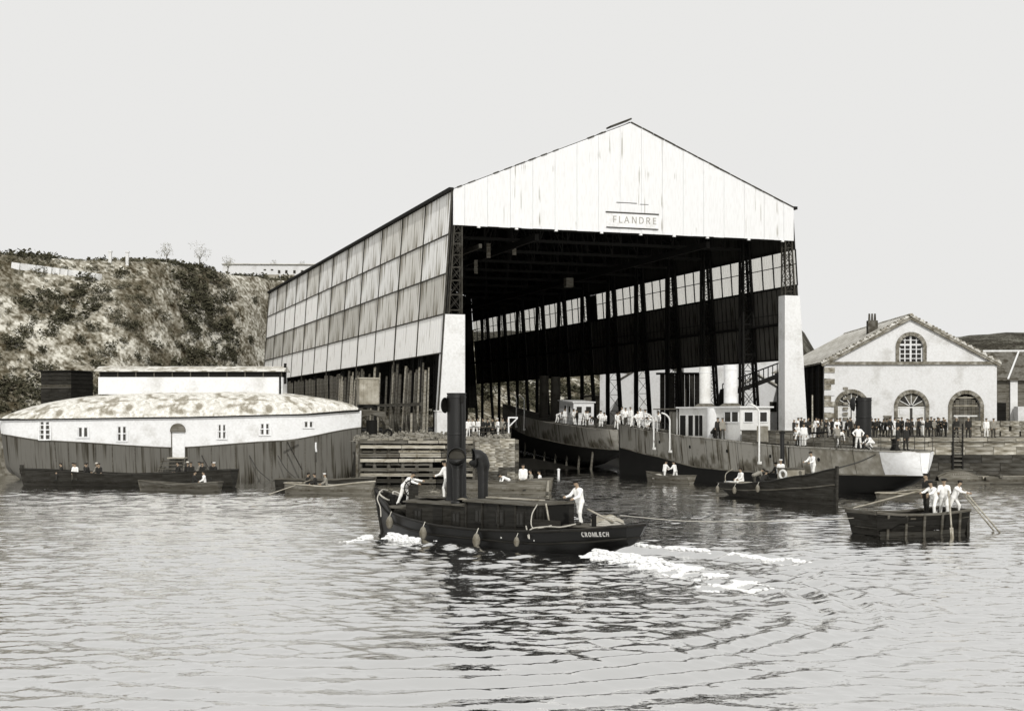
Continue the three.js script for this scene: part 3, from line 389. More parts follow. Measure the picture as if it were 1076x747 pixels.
function oarThing(label, p, q, group, r = 0.035) { const o = thing('oar', label, 'oar', p.toArray(), 0, group); const d = q.clone().sub(p); mesh('shaft', rod(V(0, 0, 0), d, r, r * 0.8, 6), M.paleWood, o); const u = d.clone().normalize(); mesh('blade', bar(d.clone().addScaledVector(u, -0.75), d.clone().addScaledVector(u, 0.05), 0.15, 0.03), M.paleWood, o); return o; }
function openBoat(t, L, B, o) { // a plain open pulling boat
  const f = hullForm({ L, B, sheer: curve([[0, o.h1 ?? 0.55], [0.5, o.h ?? 0.45], [1, o.h2 ?? 0.7]]), keel: curve([[0, -0.1], [0.1, -0.3], [0.9, -0.3], [1, -0.12]]), bowFrom: 0.5, sternTo: 0.35, transom: o.transom ?? 0.6, full: 0.4, fine: 0.6, rake: o.rake ?? 0.25, ...o.form });
  mesh('hull', shell(f, f.keel, f.sheer), o.hull ?? M.darkWood, t); mesh('lining', shell(f, (s) => 0.02, (s) => f.sheer(s) - 0.02, 30, 4, -0.05), o.lining ?? M.oldWood, t); mesh('gunwale', railGeo(f, f.sheer, 0.05), o.rail ?? M.oldWood, t); mesh('bottom_boards', deckGeo(f, () => 0.06, 20, 0.06), M.darkWood, t);
  for (const s of o.thwarts ?? [0.25, 0.42, 0.59, 0.75]) { const y = f.sheer(s) - 0.16, h = f.hw(s, y) - 0.03; mesh('thwart', box(0.22, 0.05, 2 * h, f.xs(s, y), y, 0), M.oldWood, t); }
  return f;
}

function sweep(pts, radii, n = 14) { // pipe of changing radius along points
  const c = new THREE.CatmullRomCurve3(pts), N = (pts.length - 1) * 5, fr = c.computeFrenetFrames(N, false), rad = curve(radii.map((r, i) => [i / (radii.length - 1), r]));
  return surf(n, N, (u, v) => { const i = Math.round(v * N), p = c.getPoint(v), a = 2 * Math.PI * u, r = rad(v); return p.addScaledVector(fr.normals[i], r * Math.cos(a)).addScaledVector(fr.binormals[i], r * Math.sin(a)); });
}
function cowlVent(parent, x, y, z, h, r, R2, face) { // mouth turned by face (radians about y, 0 = forward)
  const o = new THREE.Group(); o.name = 'cowl_ventilator'; o.position.set(x, y, z); o.rotation.y = face; parent.add(o);
  mesh('bell', sweep([V(0, 0, 0), V(0, h * 0.45, 0), V(0, h * 0.62, 0), V(0.04, h * 0.76, 0), V(R2 * 0.55, h * 0.88, 0), V(R2 * 0.95, h * 0.87, 0)], [r, r, r * 1.12, R2 * 0.82, R2 * 0.98, R2 * 1.02], 18), M.funnel, o);
  mesh('throat', new THREE.CircleGeometry(R2 * 0.9, 18).rotateY(Math.PI / 2).translate(R2 * 0.6, h * 0.87, 0), M.ironGrey, o);
  mesh('lip', new THREE.TorusGeometry(R2 * 1.0, 0.03, 6, 20).rotateY(Math.PI / 2).translate(R2 * 0.93, h * 0.87, 0), M.funnel, o);
  mesh('coaming', lathe([[r + 0.09, 0], [r + 0.09, 0.1], [r, 0.12]], 14), M.funnel, o); return o;
}
function funnel(parent, x, y, z, h, r, m, opts = {}) {
  const o = new THREE.Group(); o.name = 'funnel'; o.position.set(x, y, z); parent.add(o);
  mesh('casing', lathe([[r * (opts.foot ?? 1.0), 0], [r * (opts.foot ?? 1), h * 0.02], [r, h * 0.06], [r, h * 0.985], [r * 1.05, h * 0.99], [r * 1.05, h], [r * 0.94, h], [r * 0.94, h * 0.9]], 24), m, o);
  for (const t of opts.bands ?? [0.55]) mesh('band', lathe([[r * 1.001, h * t - 0.05], [r * 1.05, h * t - 0.04], [r * 1.05, h * t + 0.04], [r * 1.001, h * t + 0.05]], 24), opts.bandMat ?? m, o);
  return o;
}
// ================= steam launch CROMLECH
{
  const [t, L] = placed('steam_launch', 'dark steam launch with tall black funnel and white stern lettering, under way in the foreground', 'launch', 661, 54.2, 401, 65.5);
  const f = hullForm({ L, B: 3.7, sheer: curve([[0, 1.22], [0.1, 1.02], [0.214, 0.86], [0.45, 0.73], [0.6, 0.75], [0.75, 0.9], [0.865, 1.06], [0.905, 1.5], [1, 2.0]]), keel: curve([[0, 0.42], [0.05, 0.2], [0.13, -0.45], [0.3, -0.8], [0.8, -0.8], [1, -0.5]]), bowFrom: 0.52, bowPow: 2.3, sternTo: 0.26, transom: 0.3, round: true, full: 0.24, fine: 0.5, rake: 0.22, counter: 0.3 });
  const strake = (s) => lerp(f.sheer(s) - 0.42, 0.55, 0.15) + 0.02;
  const hull = mesh('hull', shell(f, f.keel, f.sheer, 60, 12), M.blackHull, t);
  mesh('inner_bulwark', shell(f, (s) => f.sheer(s) - 0.5, (s) => f.sheer(s) - 0.01, 50, 3, -0.07), M.brownWood, t);
  mesh('cap_rail', railGeo(f, f.sheer, 0.065, 60), M.brownWood, t); mesh('rubbing_strake', railGeo(f, (s) => Math.max(0.32, f.sheer(s) - 0.5), 0.055, 60, 0, 1, 0.02), M.brownWood, t);
  mesh('stem_post', bar(f.pt(0.995, -0.4, 0), f.pt(1, 2.1, 0), 0.14, 0.16), M.brownWood, t);
  const yd = (s) => f.sheer(s) - (s > 0.9 ? 0.6 : s < 0.25 ? 0.16 : 0.34); mesh('deck', deckGeo(f, yd, 50, 0.06), M.oldWood, t);
  // lettering follows the curve of the port quarter
  { let s = 0.09; for (const ch of 'CROMLECH') { const g = glyph(ch, 0.23, 0.015).scale(0.62, 1, 1), w = g.boundingBox.max.x * 0.62; const y = 0.78 + 0.07 * (0.09 - s) / 0.08, p = f.pt(s, y, -1), a = f.pt(s + 0.004, y, -1), b = f.pt(Math.max(0, s - 0.004), y, -1), up = f.pt(s, y + 0.05, -1).sub(f.pt(s, y - 0.05, -1)).normalize(), tx = b.sub(a).normalize(), nn = tx.clone().cross(up).normalize(), u2 = nn.clone().cross(tx); g.translate(0, 0, 0.008).applyMatrix4(new THREE.Matrix4().makeBasis(tx, u2, nn).setPosition(p)); mesh('letter', g, M.offwhite, hull); let k = s; const p0 = f.pt(s, y, -1); while (k > 0 && f.pt(k, y, -1).distanceTo(p0) < w + 0.06) k -= 0.0008; s = k; } }
  for (const [s, y, ch] of [[0.235, 0.46, 'T'], [0.355, 0.45, 'V']]) { const p = f.pt(s, y, -1), g = glyph(ch, 0.16, 0.012); const tx = f.pt(s - 0.01, y, -1).sub(f.pt(s + 0.01, y, -1)).normalize(), up = V(0, 1, 0), nn = tx.clone().cross(up).normalize(); mesh('draught_mark', g.applyMatrix4(new THREE.Matrix4().makeBasis(tx, up, nn).setPosition(p.addScaledVector(nn, 0.012))), M.offwhite, hull); }
  // cabins
  const cabin = (name, x0, x1, hw, y0, y1, m, wins) => { const c = new THREE.Group(); c.name = name; t.add(c); mesh('wall', box(x1 - x0, y1 - y0, hw * 2, (x0 + x1) / 2, (y0 + y1) / 2, 0), m, c); mesh('roof', ext([[-hw - 0.12, 0], [hw + 0.12, 0], [hw + 0.12, 0.05], [hw * 0.5, 0.13], [0, 0.16], [-hw * 0.5, 0.13], [-hw - 0.12, 0.05]], x1 - x0 + 0.16).rotateY(Math.PI / 2).translate(x0 - 0.08, y1, 0), M.oldWood, c); for (const wx of wins) for (const sd of [-1, 1]) { const w = mesh('window', [box(0.56, 0.08, 0.04, wx, y1 - 0.3, sd * (hw + 0.015)), box(0.56, 0.08, 0.04, wx, y1 - 0.86, sd * (hw + 0.015)), box(0.07, 0.5, 0.04, wx - 0.25, y1 - 0.58, sd * (hw + 0.015)), box(0.07, 0.5, 0.04, wx + 0.25, y1 - 0.58, sd * (hw + 0.015)), box(0.05, 0.5, 0.035, wx, y1 - 0.58, sd * (hw + 0.015))], M.brownWood, c); mesh('pane', box(0.44, 0.5, 0.02, wx, y1 - 0.58, sd * (hw + 0.008)), M.pane, w); } return c; };
  const c1 = cabin('saloon', -3.7, 0.5, 1.2, 0.42, 1.84, M.brownWood, [-0.35, -1.65, -2.85]);
  for (let k = 0; k <= 4; k++) mesh('corner_post', box(0.09, 1.42, 0.06, -3.66 + k * 1.03, 1.13, -1.22), M.darkWood, c1);
  mesh('roof_plank', box(3.2, 0.05, 0.34, -1.7, 2.02, -0.35, 0, 0.03), M.paleWood, c1); mesh('roof_plank', box(2.6, 0.05, 0.28, -2.0, 2.03, 0.35, 0, -0.04), M.oldWood, c1);
  mesh('door_opening', box(0.03, 1.25, 1.5, -3.72, 1.12, 0.1), M.iron, c1); mesh('hanging_curtain', surf(8, 6, (u, v) => V(-3.8 - 0.07 * Math.sin(u * 16), lerp(0.5, 1.8, v), lerp(-1.15, -0.55, u))), M.brownWood, c1);
  const c2 = cabin('boiler_casing', 0.5, 4.75, 1.05, 0.42, 1.62, M.darkWood, [1.3, 3.9]);
  mesh('hatch_lid', box(1.5, 0.08, 0.9, 3.7, 1.86, -0.3, 0.04), M.oldWood, c2); mesh('tarpaulin', surf(10, 6, (u, v) => V(lerp(0.2, 1.4, u), 1.83 + 0.07 * Math.sin(u * 9) * Math.sin(v * 5) + 0.05, lerp(-0.95, -0.2, v))), M.canvas, c2);
  mesh('side_door', box(0.62, 0.9, 0.05, 2.5, 1.05, -1.06), M.brownWood, c2);
  // helm platform and foredeck fittings
  mesh('helm_platform', box(1.5, 0.12, 1.7, 5.55, 1.32, 0), M.oldWood, t); for (const [x, z] of [[5, -0.7], [6.2, -0.7], [5, 0.7], [6.2, 0.7]]) mesh('platform_leg', box(0.12, 0.8, 0.12, x, 0.9, z), M.darkWood, t);
  mesh('helm_pedestal', box(0.3, 0.95, 0.34, 5.1, 1.86, -0.3), M.darkWood, t); { const w = mesh('steering_wheel', new THREE.TorusGeometry(0.36, 0.035, 6, 22).rotateY(Math.PI / 2).translate(5.32, 2.2, -0.3), M.brownWood, t); for (let k = 0; k < 4; k++) mesh('spoke', bar(V(5.32, 2.2 + 0.46 * Math.cos(k * 0.785), -0.3 + 0.46 * Math.sin(k * 0.785)), V(5.32, 2.2 - 0.46 * Math.cos(k * 0.785), -0.3 - 0.46 * Math.sin(k * 0.785)), 0.03), M.brownWood, w); }
  for (const [x, z] of [[6.6, -0.35], [6.6, 0.35]]) mesh('bollard', lathe([[0.12, 0], [0.12, 0.95], [0.17, 1.0], [0.17, 1.1], [0.001, 1.13]], 10).translate(x, 0.75, z), M.iron, t);
  mesh('bitt_bar', rod(V(6.6, 1.45, -0.6), V(6.6, 1.45, 0.6), 0.07), M.iron, t);
  mesh('bow_rope', tube([V(7.4, 1.95, -0.3), V(7.1, 1.98, -0.7), V(6.8, 1.85, -0.9), V(6.7, 1.6, -0.5), V(7.0, 1.7, 0), V(7.3, 1.95, 0.3), V(6.9, 1.75, 0.6)], 0.04), M.rope, t); mesh('bow_rope', tube([V(7.5, 2.0, 0.1), V(7.2, 2.05, -0.5), V(6.9, 1.7, -1.0), V(6.3, 1.3, -1.3), V(6.0, 0.9, -1.5)], 0.028), M.rope, t);
  // funnel, vents
  const fn = funnel(t, 2.45, 1.72, 0, 4.85, 0.42, M.funnel, { foot: 1.25, bands: [0.44, 0.62, 0.96] });
  mesh('lower_sleeve', lathe([[0.435, 0.1], [0.445, 0.3], [0.445, 2.1], [0.43, 2.14]], 24), M.funnel, fn); mesh('funnel_cover', lathe([[0.001, 0.1], [0.2, 0.09], [0.34, 0.03], [0.36, 0], [0.34, -0.02]], 18).rotateX(Math.PI / 2).rotateY(1.9).translate(0.3, 4.3, -0.42), M.funnel, fn);
  mesh('steam_pipe', tube([V(-0.5, 0, -0.1), V(-0.5, 3.6, -0.1), V(-0.46, 4.4, -0.08)], 0.05, 6, 20), M.funnel, fn); mesh('whistle', lathe([[0.05, 0], [0.08, 0.02], [0.08, 0.3], [0.001, 0.34]], 8).translate(-0.48, 4.4, -0.1), M.iron, fn);
  cowlVent(t, 1.55, 1.7, -0.72, 2.35, 0.23, 0.4, 2.3); cowlVent(t, 0.15, 1.7, -0.5, 2.3, 0.22, 0.41, 1.0);
  // fenders and ropes along the side
  for (const s of [0.86, 0.66, 0.43]) fender(t, f, s, f.sheer(s)); { const fd = fender(t, f, 0.275, f.sheer(0.275)); fd.scale.setScalar(0.7); }
  mesh('stern_rope', tube([V(-3.4, 1.0, -1.35), V(-3.9, 0.75, -1.75), V(-4.1, 0.55, -1.86), V(-4.0, 0.9, -1.72), V(-4.6, 1.05, -1.4), V(-5.4, 1.08, -1.3), V(-5.8, 1.2, -0.9)], 0.032), M.rope, t); mesh('stern_rope', tube([V(-3.8, 1.9, -1.1), V(-3.75, 1.5, -1.35), V(-3.9, 1.0, -1.5), V(-4.4, 1.0, -1.5), V(-4.9, 1.15, -1.1)], 0.025), M.rope, t);
  mesh('stern_grating', box(1.8, 0.06, 1.9, -6.0, 1.1, 0), M.oldWood, t); mesh('tiller', rod(V(-7.0, 1.3, 0), V(-5.7, 1.75, -0.1), 0.05, 0.04), M.paleWood, t); mesh('stern_bollard', lathe([[0.1, 0], [0.1, 0.45], [0.15, 0.5], [0.001, 0.56]], 10).translate(-6.6, 1.1, -0.7), M.iron, t); mesh('cockpit_stanchion', rod(V(-4.4, 0.8, -0.9), V(-4.1, 1.95, -0.9), 0.035), M.paleWood, t); mesh('cockpit_coaming', box(1.6, 0.5, 0.08, -4.4, 1.05, -1.2), M.darkWood, t);
  // people aboard
  crew(t, 5.85, 1.38, -0.25, 'reach', 'white', -22, 'helmsman in white bent over the wheel near the launch bow', 'launch crew', { fine: 1 });
  crew(t, 3.05, 1.8, 0.0, 'work', 'white', 150, 'man in white standing on the launch casing beside the funnel', 'launch crew', { fine: 1, wide: 1.05 });
  crew(t, -5.5, 1.13, -0.35, 'work', 'white', 215, 'man in loose white clothes standing at the launch stern', 'launch crew', { fine: 1, wide: 1.1, s: 1.04 });
  // heap of rope and canvas at the stern: its own thing
  const hp = onBoat(t, -6.45, 1.13, 0.25), heap = thing('rope_heap', 'pale heap of coiled rope and canvas on the launch stern', 'rope', [hp.x, hp.y, hp.z]); for (let k = 0; k < 5; k++) { const pts = [], r0 = 0.62 - k * 0.07; for (let i = 0; i <= 14; i++) { const a = i / 14 * 6.283 * 1.6 + k; pts.push(V(Math.cos(a) * (r0 + 0.12 * Math.sin(3 * a + k)), 0.04 + k * 0.07 + 0.03 * Math.sin(a * 2), Math.sin(a) * (r0 * 0.8))); } mesh('coil', tube(pts, 0.045, 6, 40), M.rope, heap); } mesh('canvas_fold', surf(12, 10, (u, v) => V((u - 0.5) * 1.3, 0.16 + 0.26 * Math.sin(u * 3.14) * Math.sin(v * 3.14) + 0.05 * Math.sin(u * 15 + v * 9), (v - 0.5) * 0.8)), M.canvas, heap);
  // tow line to the lighter on the right
  const a = onBoat(t, -7.1, 1.55, 0.3), b = V(gx(900, 64.5), 0.75, -64.5), mid = a.clone().lerp(b, 0.5); mid.y = 0.95; const tl = mesh('tow_line', tube([a, a.clone().lerp(b, 0.25).setY(1.15), mid, a.clone().lerp(b, 0.75).setY(0.82), b], 0.016, 5, 60), M.rope); tag(tl, 'thin pale tow line stretched low over the water behind the launch', 'rope');
}
// ================= warship outside the shed, bow to the shed
function warship(t, L, o) {
  const f = hullForm({ L, B: 4.9, sheer: curve(o.sheer), keel: curve([[0, o.keel0 ?? 1.3], [0.05, 0.6], [0.12, -0.3], [0.22, -1.4], [0.95, -1.6], [1, -1.2]]), bowFrom: 0.5, bowPow: 1.8, sternTo: 0.16, transom: 0.18, round: true, full: 0.2, fine: 0.42, rake: 0.05, counter: 0.02 });
  const boot = curve(o.boot);
  // upper plating in strakes of separate plates
  const np = 18; for (let k = 0; k < np; k++) { const a = k / np, b = (k + 1) / np - 0.0008; for (const side of [-1, 1]) mesh('hull_plate', surf(5, 5, (u, v) => { const s = side > 0 ? lerp(b, a, u) : lerp(a, b, u), y = lerp(boot(s), f.sheer(s), v), p = f.pt(s, y, side); p.z += side * (k % 2 ? 0.012 : 0.022); return p; }), k === 0 && o.pale ? M.white : k < (o.pale ?? 0) ? M.shipPale : M.shipGrey, t); }
  mesh('stern_plate', surf(6, 5, (u, v) => f.pt(0, lerp(boot(0), f.sheer(0), v), 1).lerp(f.pt(0, lerp(boot(0), f.sheer(0), v), -1), u)), o.pale ? M.white : M.shipGrey, t);
  mesh('lower_hull', shell(f, f.keel, boot, 60, 8), M.shipDark, t); mesh('rubbing_strip', railGeo(f, boot, 0.06, 50, 0.02, 0.985, 0.02), M.boardGrey, t); mesh('deck_edge', railGeo(f, f.sheer, 0.06, 50), M.shipGrey, t);
  mesh('deck', deckGeo(f, (s) => f.sheer(s) - 0.03, 40, 0.03), M.oldWood, t);
  return f;
}
function davit(t, f, s, top, side = -1, y0) { const p = f.pt(s, f.sheer(s), side), z = p.z + side * 0.16, b = y0 ?? f.sheer(s) - 1.5; mesh('davit', tube([V(p.x, b, z), V(p.x, top - 1.3, z), V(p.x, top - 0.4, z + side * 0.05), V(p.x + 0.1, top - 0.05, z + side * 0.35), V(p.x + 0.15, top + 0.1, z + side * 0.75)], 0.075, 6, 24), M.offwhite, t); mesh('davit_heel', box(0.22, 0.2, 0.25, p.x, b, z - side * 0.05), M.offwhite, t); }
function stanchions(t, f, a, b, n, side, h = 1) { for (let i = 0; i <= n; i++) { const s = lerp(a, b, i / n), p = f.pt(s, f.sheer(s), side); mesh('stanchion', rod(V(p.x, p.y, p.z), V(p.x, p.y + h, p.z), 0.025, 0.025, 5), M.ironGrey, t); } const w = []; for (const hh of [0.55, 1]) { const pts = []; for (let i = 0; i <= n; i++) { const s = lerp(a, b, i / n), p = f.pt(s, f.sheer(s), side); pts.push(V(p.x, p.y + hh * h, p.z)); } mesh('guard_wire', tube(pts, 0.015, 4, n * 2), M.ironGrey, t); } }
{
  const [t, L] = placed('torpedo_boat', 'grey two-funnelled torpedo boat lying afloat with its bow at the shed mouth', 'warship', 972, 94, 652, 134);
  const f = warship(t, L, { sheer: [[0, 3.1], [0.3, 3.25], [0.6, 3.75], [0.8, 4.15], [1, 4.75]], boot: [[0, 1.46], [0.2, 1.3], [0.45, 1.1], [0.6, 1.2], [0.8, 1.95], [1, 2.5]], pale: 4, keel0: 1.42 });
  const X = (s) => (s - 0.5) * L, sy = f.sheer;
  mesh('stem_bar', bar(V(L / 2 + 0.02, -1, 0), V(L / 2 + 0.25, 4.85, 0), 0.1, 0.14), M.shipDark, t);
  const house = new THREE.Group(); house.name = 'deckhouse'; t.add(house); const y0 = 3.45, y1 = 6.25, hx0 = X(0.468), hx1 = X(0.69);
  mesh('wall', box(hx1 - hx0, y1 - y0, 2.9, (hx0 + hx1) / 2, (y0 + y1) / 2, 0), M.offwhite, house); mesh('roof', box(hx1 - hx0 + 0.5, 0.12, 3.3, (hx0 + hx1) / 2, y1 + 0.06, 0), M.pier, house);
  for (const [s, w] of [[0.675, 0.9], [0.645, 0.7], [0.622, 0.55], [0.607, 0.5]]) mesh('doorway', box(w, 1.75, 0.06, X(s), 4.75, -1.45), M.iron, house);
  for (const s of [0.51, 0.485]) { const w = mesh('window', [box(1.1, 0.1, 0.08, X(s), 5.95, -1.47), box(1.1, 0.1, 0.08, X(s), 5.05, -1.47), box(0.1, 0.9, 0.08, X(s) - 0.5, 5.5, -1.47), box(0.1, 0.9, 0.08, X(s) + 0.5, 5.5, -1.47)], M.pier, house); mesh('pane', box(0.9, 0.8, 0.05, X(s), 5.5, -1.46), M.pane, w); }
  for (const z of [-0.7, 0.7]) { const w = mesh('window', box(0.08, 0.95, 0.95, hx0 - 0.02, 5.5, z), M.pier, house); mesh('pane', box(0.05, 0.75, 0.75, hx0 - 0.06, 5.5, z), M.pane, w); }
  mesh('corner_casing', lathe([[0.65, 0], [0.65, 2.8]], 16).translate(X(0.565), y0, -1.25), M.pier, house);
  mesh('forward_canopy', box(4.2, 0.1, 3, X(0.745), 6.2, 0), M.boardGrey, t); for (const [dx, z] of [[-1.8, -1.3], [1.9, -1.2], [-1.8, 1.3], [1.9, 1.2]]) mesh('canopy_post', rod(V(X(0.745) + dx, 3.9, z), V(X(0.745) + dx, 6.2, z), 0.05), M.offwhite, t);
  mesh('conning_tower', lathe([[0.9, 0], [0.9, 1.9], [0.95, 1.95], [0.7, 2.1], [0.001, 2.15]], 20).translate(X(0.745), 4.0, 0), M.shipGrey, t);
  const f1 = funnel(t, X(0.645), y1 + 0.1, 0.0, 3.5, 0.5, M.offwhite, { foot: 1.45, bands: [0.86], bandMat: M.pier }), f2 = funnel(t, X(0.552), y1 + 0.1, 0.0, 3.55, 0.58, M.white, { foot: 1.45, bands: [0.88], bandMat: M.pier });
  for (const q of [f1, f2]) mesh('base_ring', lathe([[0.95, 0], [0.95, 0.08], [0.6, 0.3]], 20), M.boardGrey, q);
  const f3 = funnel(t, X(0.155), 3.15, 0.2, 3.75, 0.56, M.funnel, { bands: [0.62, 0.95] }); mesh('funnel_cover', lathe([[0.001, 0.3], [0.3, 0.26], [0.5, 0.1], [0.55, 0], [0.5, -0.04]], 18).rotateX(Math.PI / 2).rotateY(2.6).translate(0.55, 3.3, -0.45), M.funnel, f3);
  const lk = new THREE.Group(); lk.name = 'deck_locker'; t.add(lk); mesh('wall', box(X(0.455) - X(0.345), 0.95, 1.6, X(0.4), sy(0.4) + 0.47, -0.9), M.boardGrey, lk); mesh('lid', box(X(0.455) - X(0.345) + 0.15, 0.08, 1.75, X(0.4), sy(0.4) + 0.99, -0.9), M.oldWood, lk);
  mesh('canvas_screen', box(1.5, 1.25, 0.06, X(0.385), sy(0.4) + 0.75, -1.76), M.canvas, t); mesh('gun_shield', box(0.9, 1.0, 1.1, X(0.31), sy(0.3) + 0.5, 0), M.offwhite, t); mesh('gun_barrel', rod(V(X(0.31), 4.2, 0), V(X(0.24), 4.35, -0.2), 0.09, 0.06), M.iron, t);
  mesh('skylight', ext([[-0.8, 0], [0.8, 0], [0.8, 0.35], [0, 0.7], [-0.8, 0.35]], 2.4).rotateY(Math.PI / 2).translate(X(0.24), sy(0.24), 0), M.oldWood, t); mesh('capstan', lathe([[0.35, 0], [0.35, 0.1], [0.22, 0.3], [0.22, 0.7], [0.34, 0.8], [0.001, 0.85]], 14).translate(X(0.07), sy(0.07), 0), M.iron, t);
  mesh('mast', rod(V(X(0.3), 3.2, 0.3), V(X(0.3), 7.2, 0.3), 0.08, 0.05), M.paleWood, t); mesh('fore_mast', rod(V(X(0.72), 4, 0), V(X(0.72), 8.0, 0), 0.07, 0.04), M.ironGrey, t);
  davit(t, f, 0.78, 5.7); davit(t, f, 0.70, 5.75); davit(t, f, 0.367, 6.4, -1, 1.9); stanchions(t, f, 0.72, 0.99, 9, -1, 0.9); stanchions(t, f, 0.02, 0.34, 10, -1, 0.95); stanchions(t, f, 0.02, 0.34, 10, 1, 0.95);
  for (let k = 0; k < 5; k++) { const s = 0.2 + k * 0.14, p = f.pt(s, sy(s) - 0.85, -1); mesh('porthole', new THREE.CylinderGeometry(0.14, 0.14, 0.05, 12).rotateX(Math.PI / 2).translate(p.x, p.y, p.z - 0.03), M.iron, t); }
  // men on deck
  const bowCrew = [[0.985, -0.1, 'watch', 'white'], [0.965, 0.3, 'stand', 'white'], [0.95, -0.6, 'work', 'smock'], [0.93, 0.5, 'stand', 'white'], [0.91, -0.8, 'bend', 'white'], [0.895, 0.2, 'akimbo', 'white'], [0.875, -1.0, 'work', 'white'], [0.86, 0.7, 'stand', 'smock'], [0.845, -0.9, 'reach', 'white'], [0.82, -0.3, 'stand', 'white'], [0.80, -1.3, 'bend', 'white']];
  bowCrew.forEach(([s, z, p, d], i) => crew(t, X(s), sy(s), z, p, d, 200 + 31 * i % 150, 'sailor crowded on the grey torpedo boat foredeck', 'crowd on the foredeck of the torpedo boat'));
  crew(t, X(0.527), sy(0.53), -1.95, 'watch', 'dark', 250, 'man in dark clothes standing against the white deckhouse of the torpedo boat', 'men by the deckhouse'); crew(t, X(0.548), sy(0.55), -1.95, 'crouch', 'dark', 20, 'man in dark clothes crouching beside the white deckhouse', 'men by the deckhouse'); crew(t, X(0.515), sy(0.52), -1.85, 'stand', 'grey', 280, 'man in grey clothes standing against the white deckhouse', 'men by the deckhouse');
  const aft = [[0.275, -1.3, 'bend', 'white', 'sailor in white bending at the rail just aft of the deck gun'], [0.262, -1.7, 'stand', 'white', 'sailor in white standing upright at the rail aft of the deck gun'], [0.185, -1.2, 'bend', 'white', 'sailor in white stooping low left of the black after funnel'], [0.17, -1.6, 'work', 'grey', 'man in grey working at the foot of the black after funnel'], [0.125, -1.3, 'akimbo', 'white', 'sailor in white with hands on hips right of the black after funnel'], [0.092, -1.2, 'crouch', 'white', 'sailor in white crouching over the tow rope near the pale stern'], [0.31, 1.2, 'stand', 'dark', 'man in dark clothes behind the deck gun of the torpedo boat'], [0.21, 1.3, 'watch', 'dark', 'man in dark clothes behind the stooping sailor'], [0.06, 0.6, 'stand', 'dark', 'man in dark clothes standing on the pale stern of the torpedo boat'], [0.045, -0.7, 'stand', 'dark', 'man in dark clothes at the very end of the pale stern'], [0.3, -1.1, 'stand', 'smock', 'man in white smock and dark trousers by the deck gun']];
  aft.forEach(([s, z, p, d, l], i) => crew(t, X(s), sy(s), z, p, d, [170, 250, 30, 100, 265, 200, 200, 240, 300, 340, 220][i], l, 'men on the after deck of the torpedo boat'));
}
// ================= second torpedo boat drawn up inside the shed
{
  const [t, L] = placed('torpedo_boat', 'dark torpedo boat hauled up on the slip deep inside the shed', 'warship', 655, 141, 528, 186);
  t.position.y = 2.0; t.rotation.order = 'YZX'; t.rotation.z = 2.9 * D2R; t.updateMatrixWorld();
  const f = warship(t, L, { sheer: [[0, 3.3], [0.4, 3.1], [0.75, 3.3], [1, 4.0]], boot: [[0, 1.25], [0.3, 1.0], [0.6, 1.0], [1, 1.8]], keel0: 1.0 }), X = (s) => (s - 0.5) * L, sy = f.sheer;
  const h = new THREE.Group(); h.name = 'deckhouse'; t.add(h); mesh('wall', box(5.2, 2.5, 2.4, X(0.33), sy(0.33) + 1.25, 0), M.white, h); mesh('roof', box(5.5, 0.12, 2.7, X(0.33), sy(0.33) + 2.55, 0), M.pier, h);
  for (const z of [-0.55, 0.55]) { const w = mesh('window', box(0.06, 0.9, 0.8, X(0.33) - 2.62, sy(0.33) + 1.7, z), M.pier, h); mesh('pane', box(0.04, 0.7, 0.6, X(0.33) - 2.66, sy(0.33) + 1.7, z), M.pane, w); } for (const dx of [-1.4, 0.2]) { const w = mesh('window', box(0.8, 0.9, 0.06, X(0.33) + dx, sy(0.33) + 1.7, -1.22), M.pier, h); mesh('pane', box(0.6, 0.7, 0.05, X(0.33) + dx, sy(0.33) + 1.7, -1.24), M.pane, w); }
  funnel(t, X(0.5), 3.1, 0, 5.2, 0.55, M.ironGrey, { bands: [0.9] }); funnel(t, X(0.6), 3.1, 0, 5.2, 0.55, M.ironGrey, { bands: [0.9] });
  davit(t, f, 0.6, 5.8); davit(t, f, 0.7, 5.9); stanchions(t, f, 0.03, 0.3, 8, -1, 0.9);
  const men = [[0.02, -0.3], [0.05, -1.2], [0.07, 0.4], [0.1, -1.4], [0.12, -0.5], [0.14, -1.7], [0.16, 0.2], [0.185, -1.3], [0.2, -1.9], [0.22, -0.9], [0.245, -1.6], [0.27, -1.2], [0.3, -1.8], [0.035, 0.8], [0.09, 1.0], [0.36, -1.8]];
  men.forEach(([s, z], i) => crew(t, X(s), sy(s) + 0.01, z, ['stand', 'work', 'watch', 'bend', 'akimbo', 'stand'][i % 6], i % 5 === 3 ? 'dark' : i % 4 === 1 ? 'smock' : 'white', 180 + (i * 67) % 170, i % 5 === 3 ? 'man in dark clothes on the boat inside the shed' : 'sailor in white on the boat inside the shed', i % 5 === 3 ? 'dark clothed men on the boat inside the shed' : 'sailors on the boat inside the shed'));
  // keel blocks and cradle under it
  for (let k = 0; k < 9; k++) { const p = onBoat(t, X(0.1 + k * 0.09), -0.5, -1.9), o = thing('cradle_prop', 'short pale prop shoring the hull on the slip', 'prop', [p.x, 0.3, p.z], 0, 'row of props shoring the hauled-up boat'); mesh('post', rod(V(0, -0.6, 0), V(0.25, 1.5 + k * 0.12, -0.3), 0.14, 0.12, 7), M.oldWood, o); mesh('wedge', box(0.5, 0.18, 0.5, 0, -0.5, 0), M.oldWood, o); }
  const pp = V(gx(587, 128), 0, -128), po = thing('mooring_post', 'white post standing alone in the water at the slip mouth', 'post', pp.toArray()); mesh('shaft', rod(V(0, -1.5, 0), V(0, 0.55, 0), 0.12, 0.12, 8), M.pier, po); mesh('cap', lathe([[0.16, 0.55], [0.16, 0.62], [0.001, 0.7]], 8), M.pier, po);
}

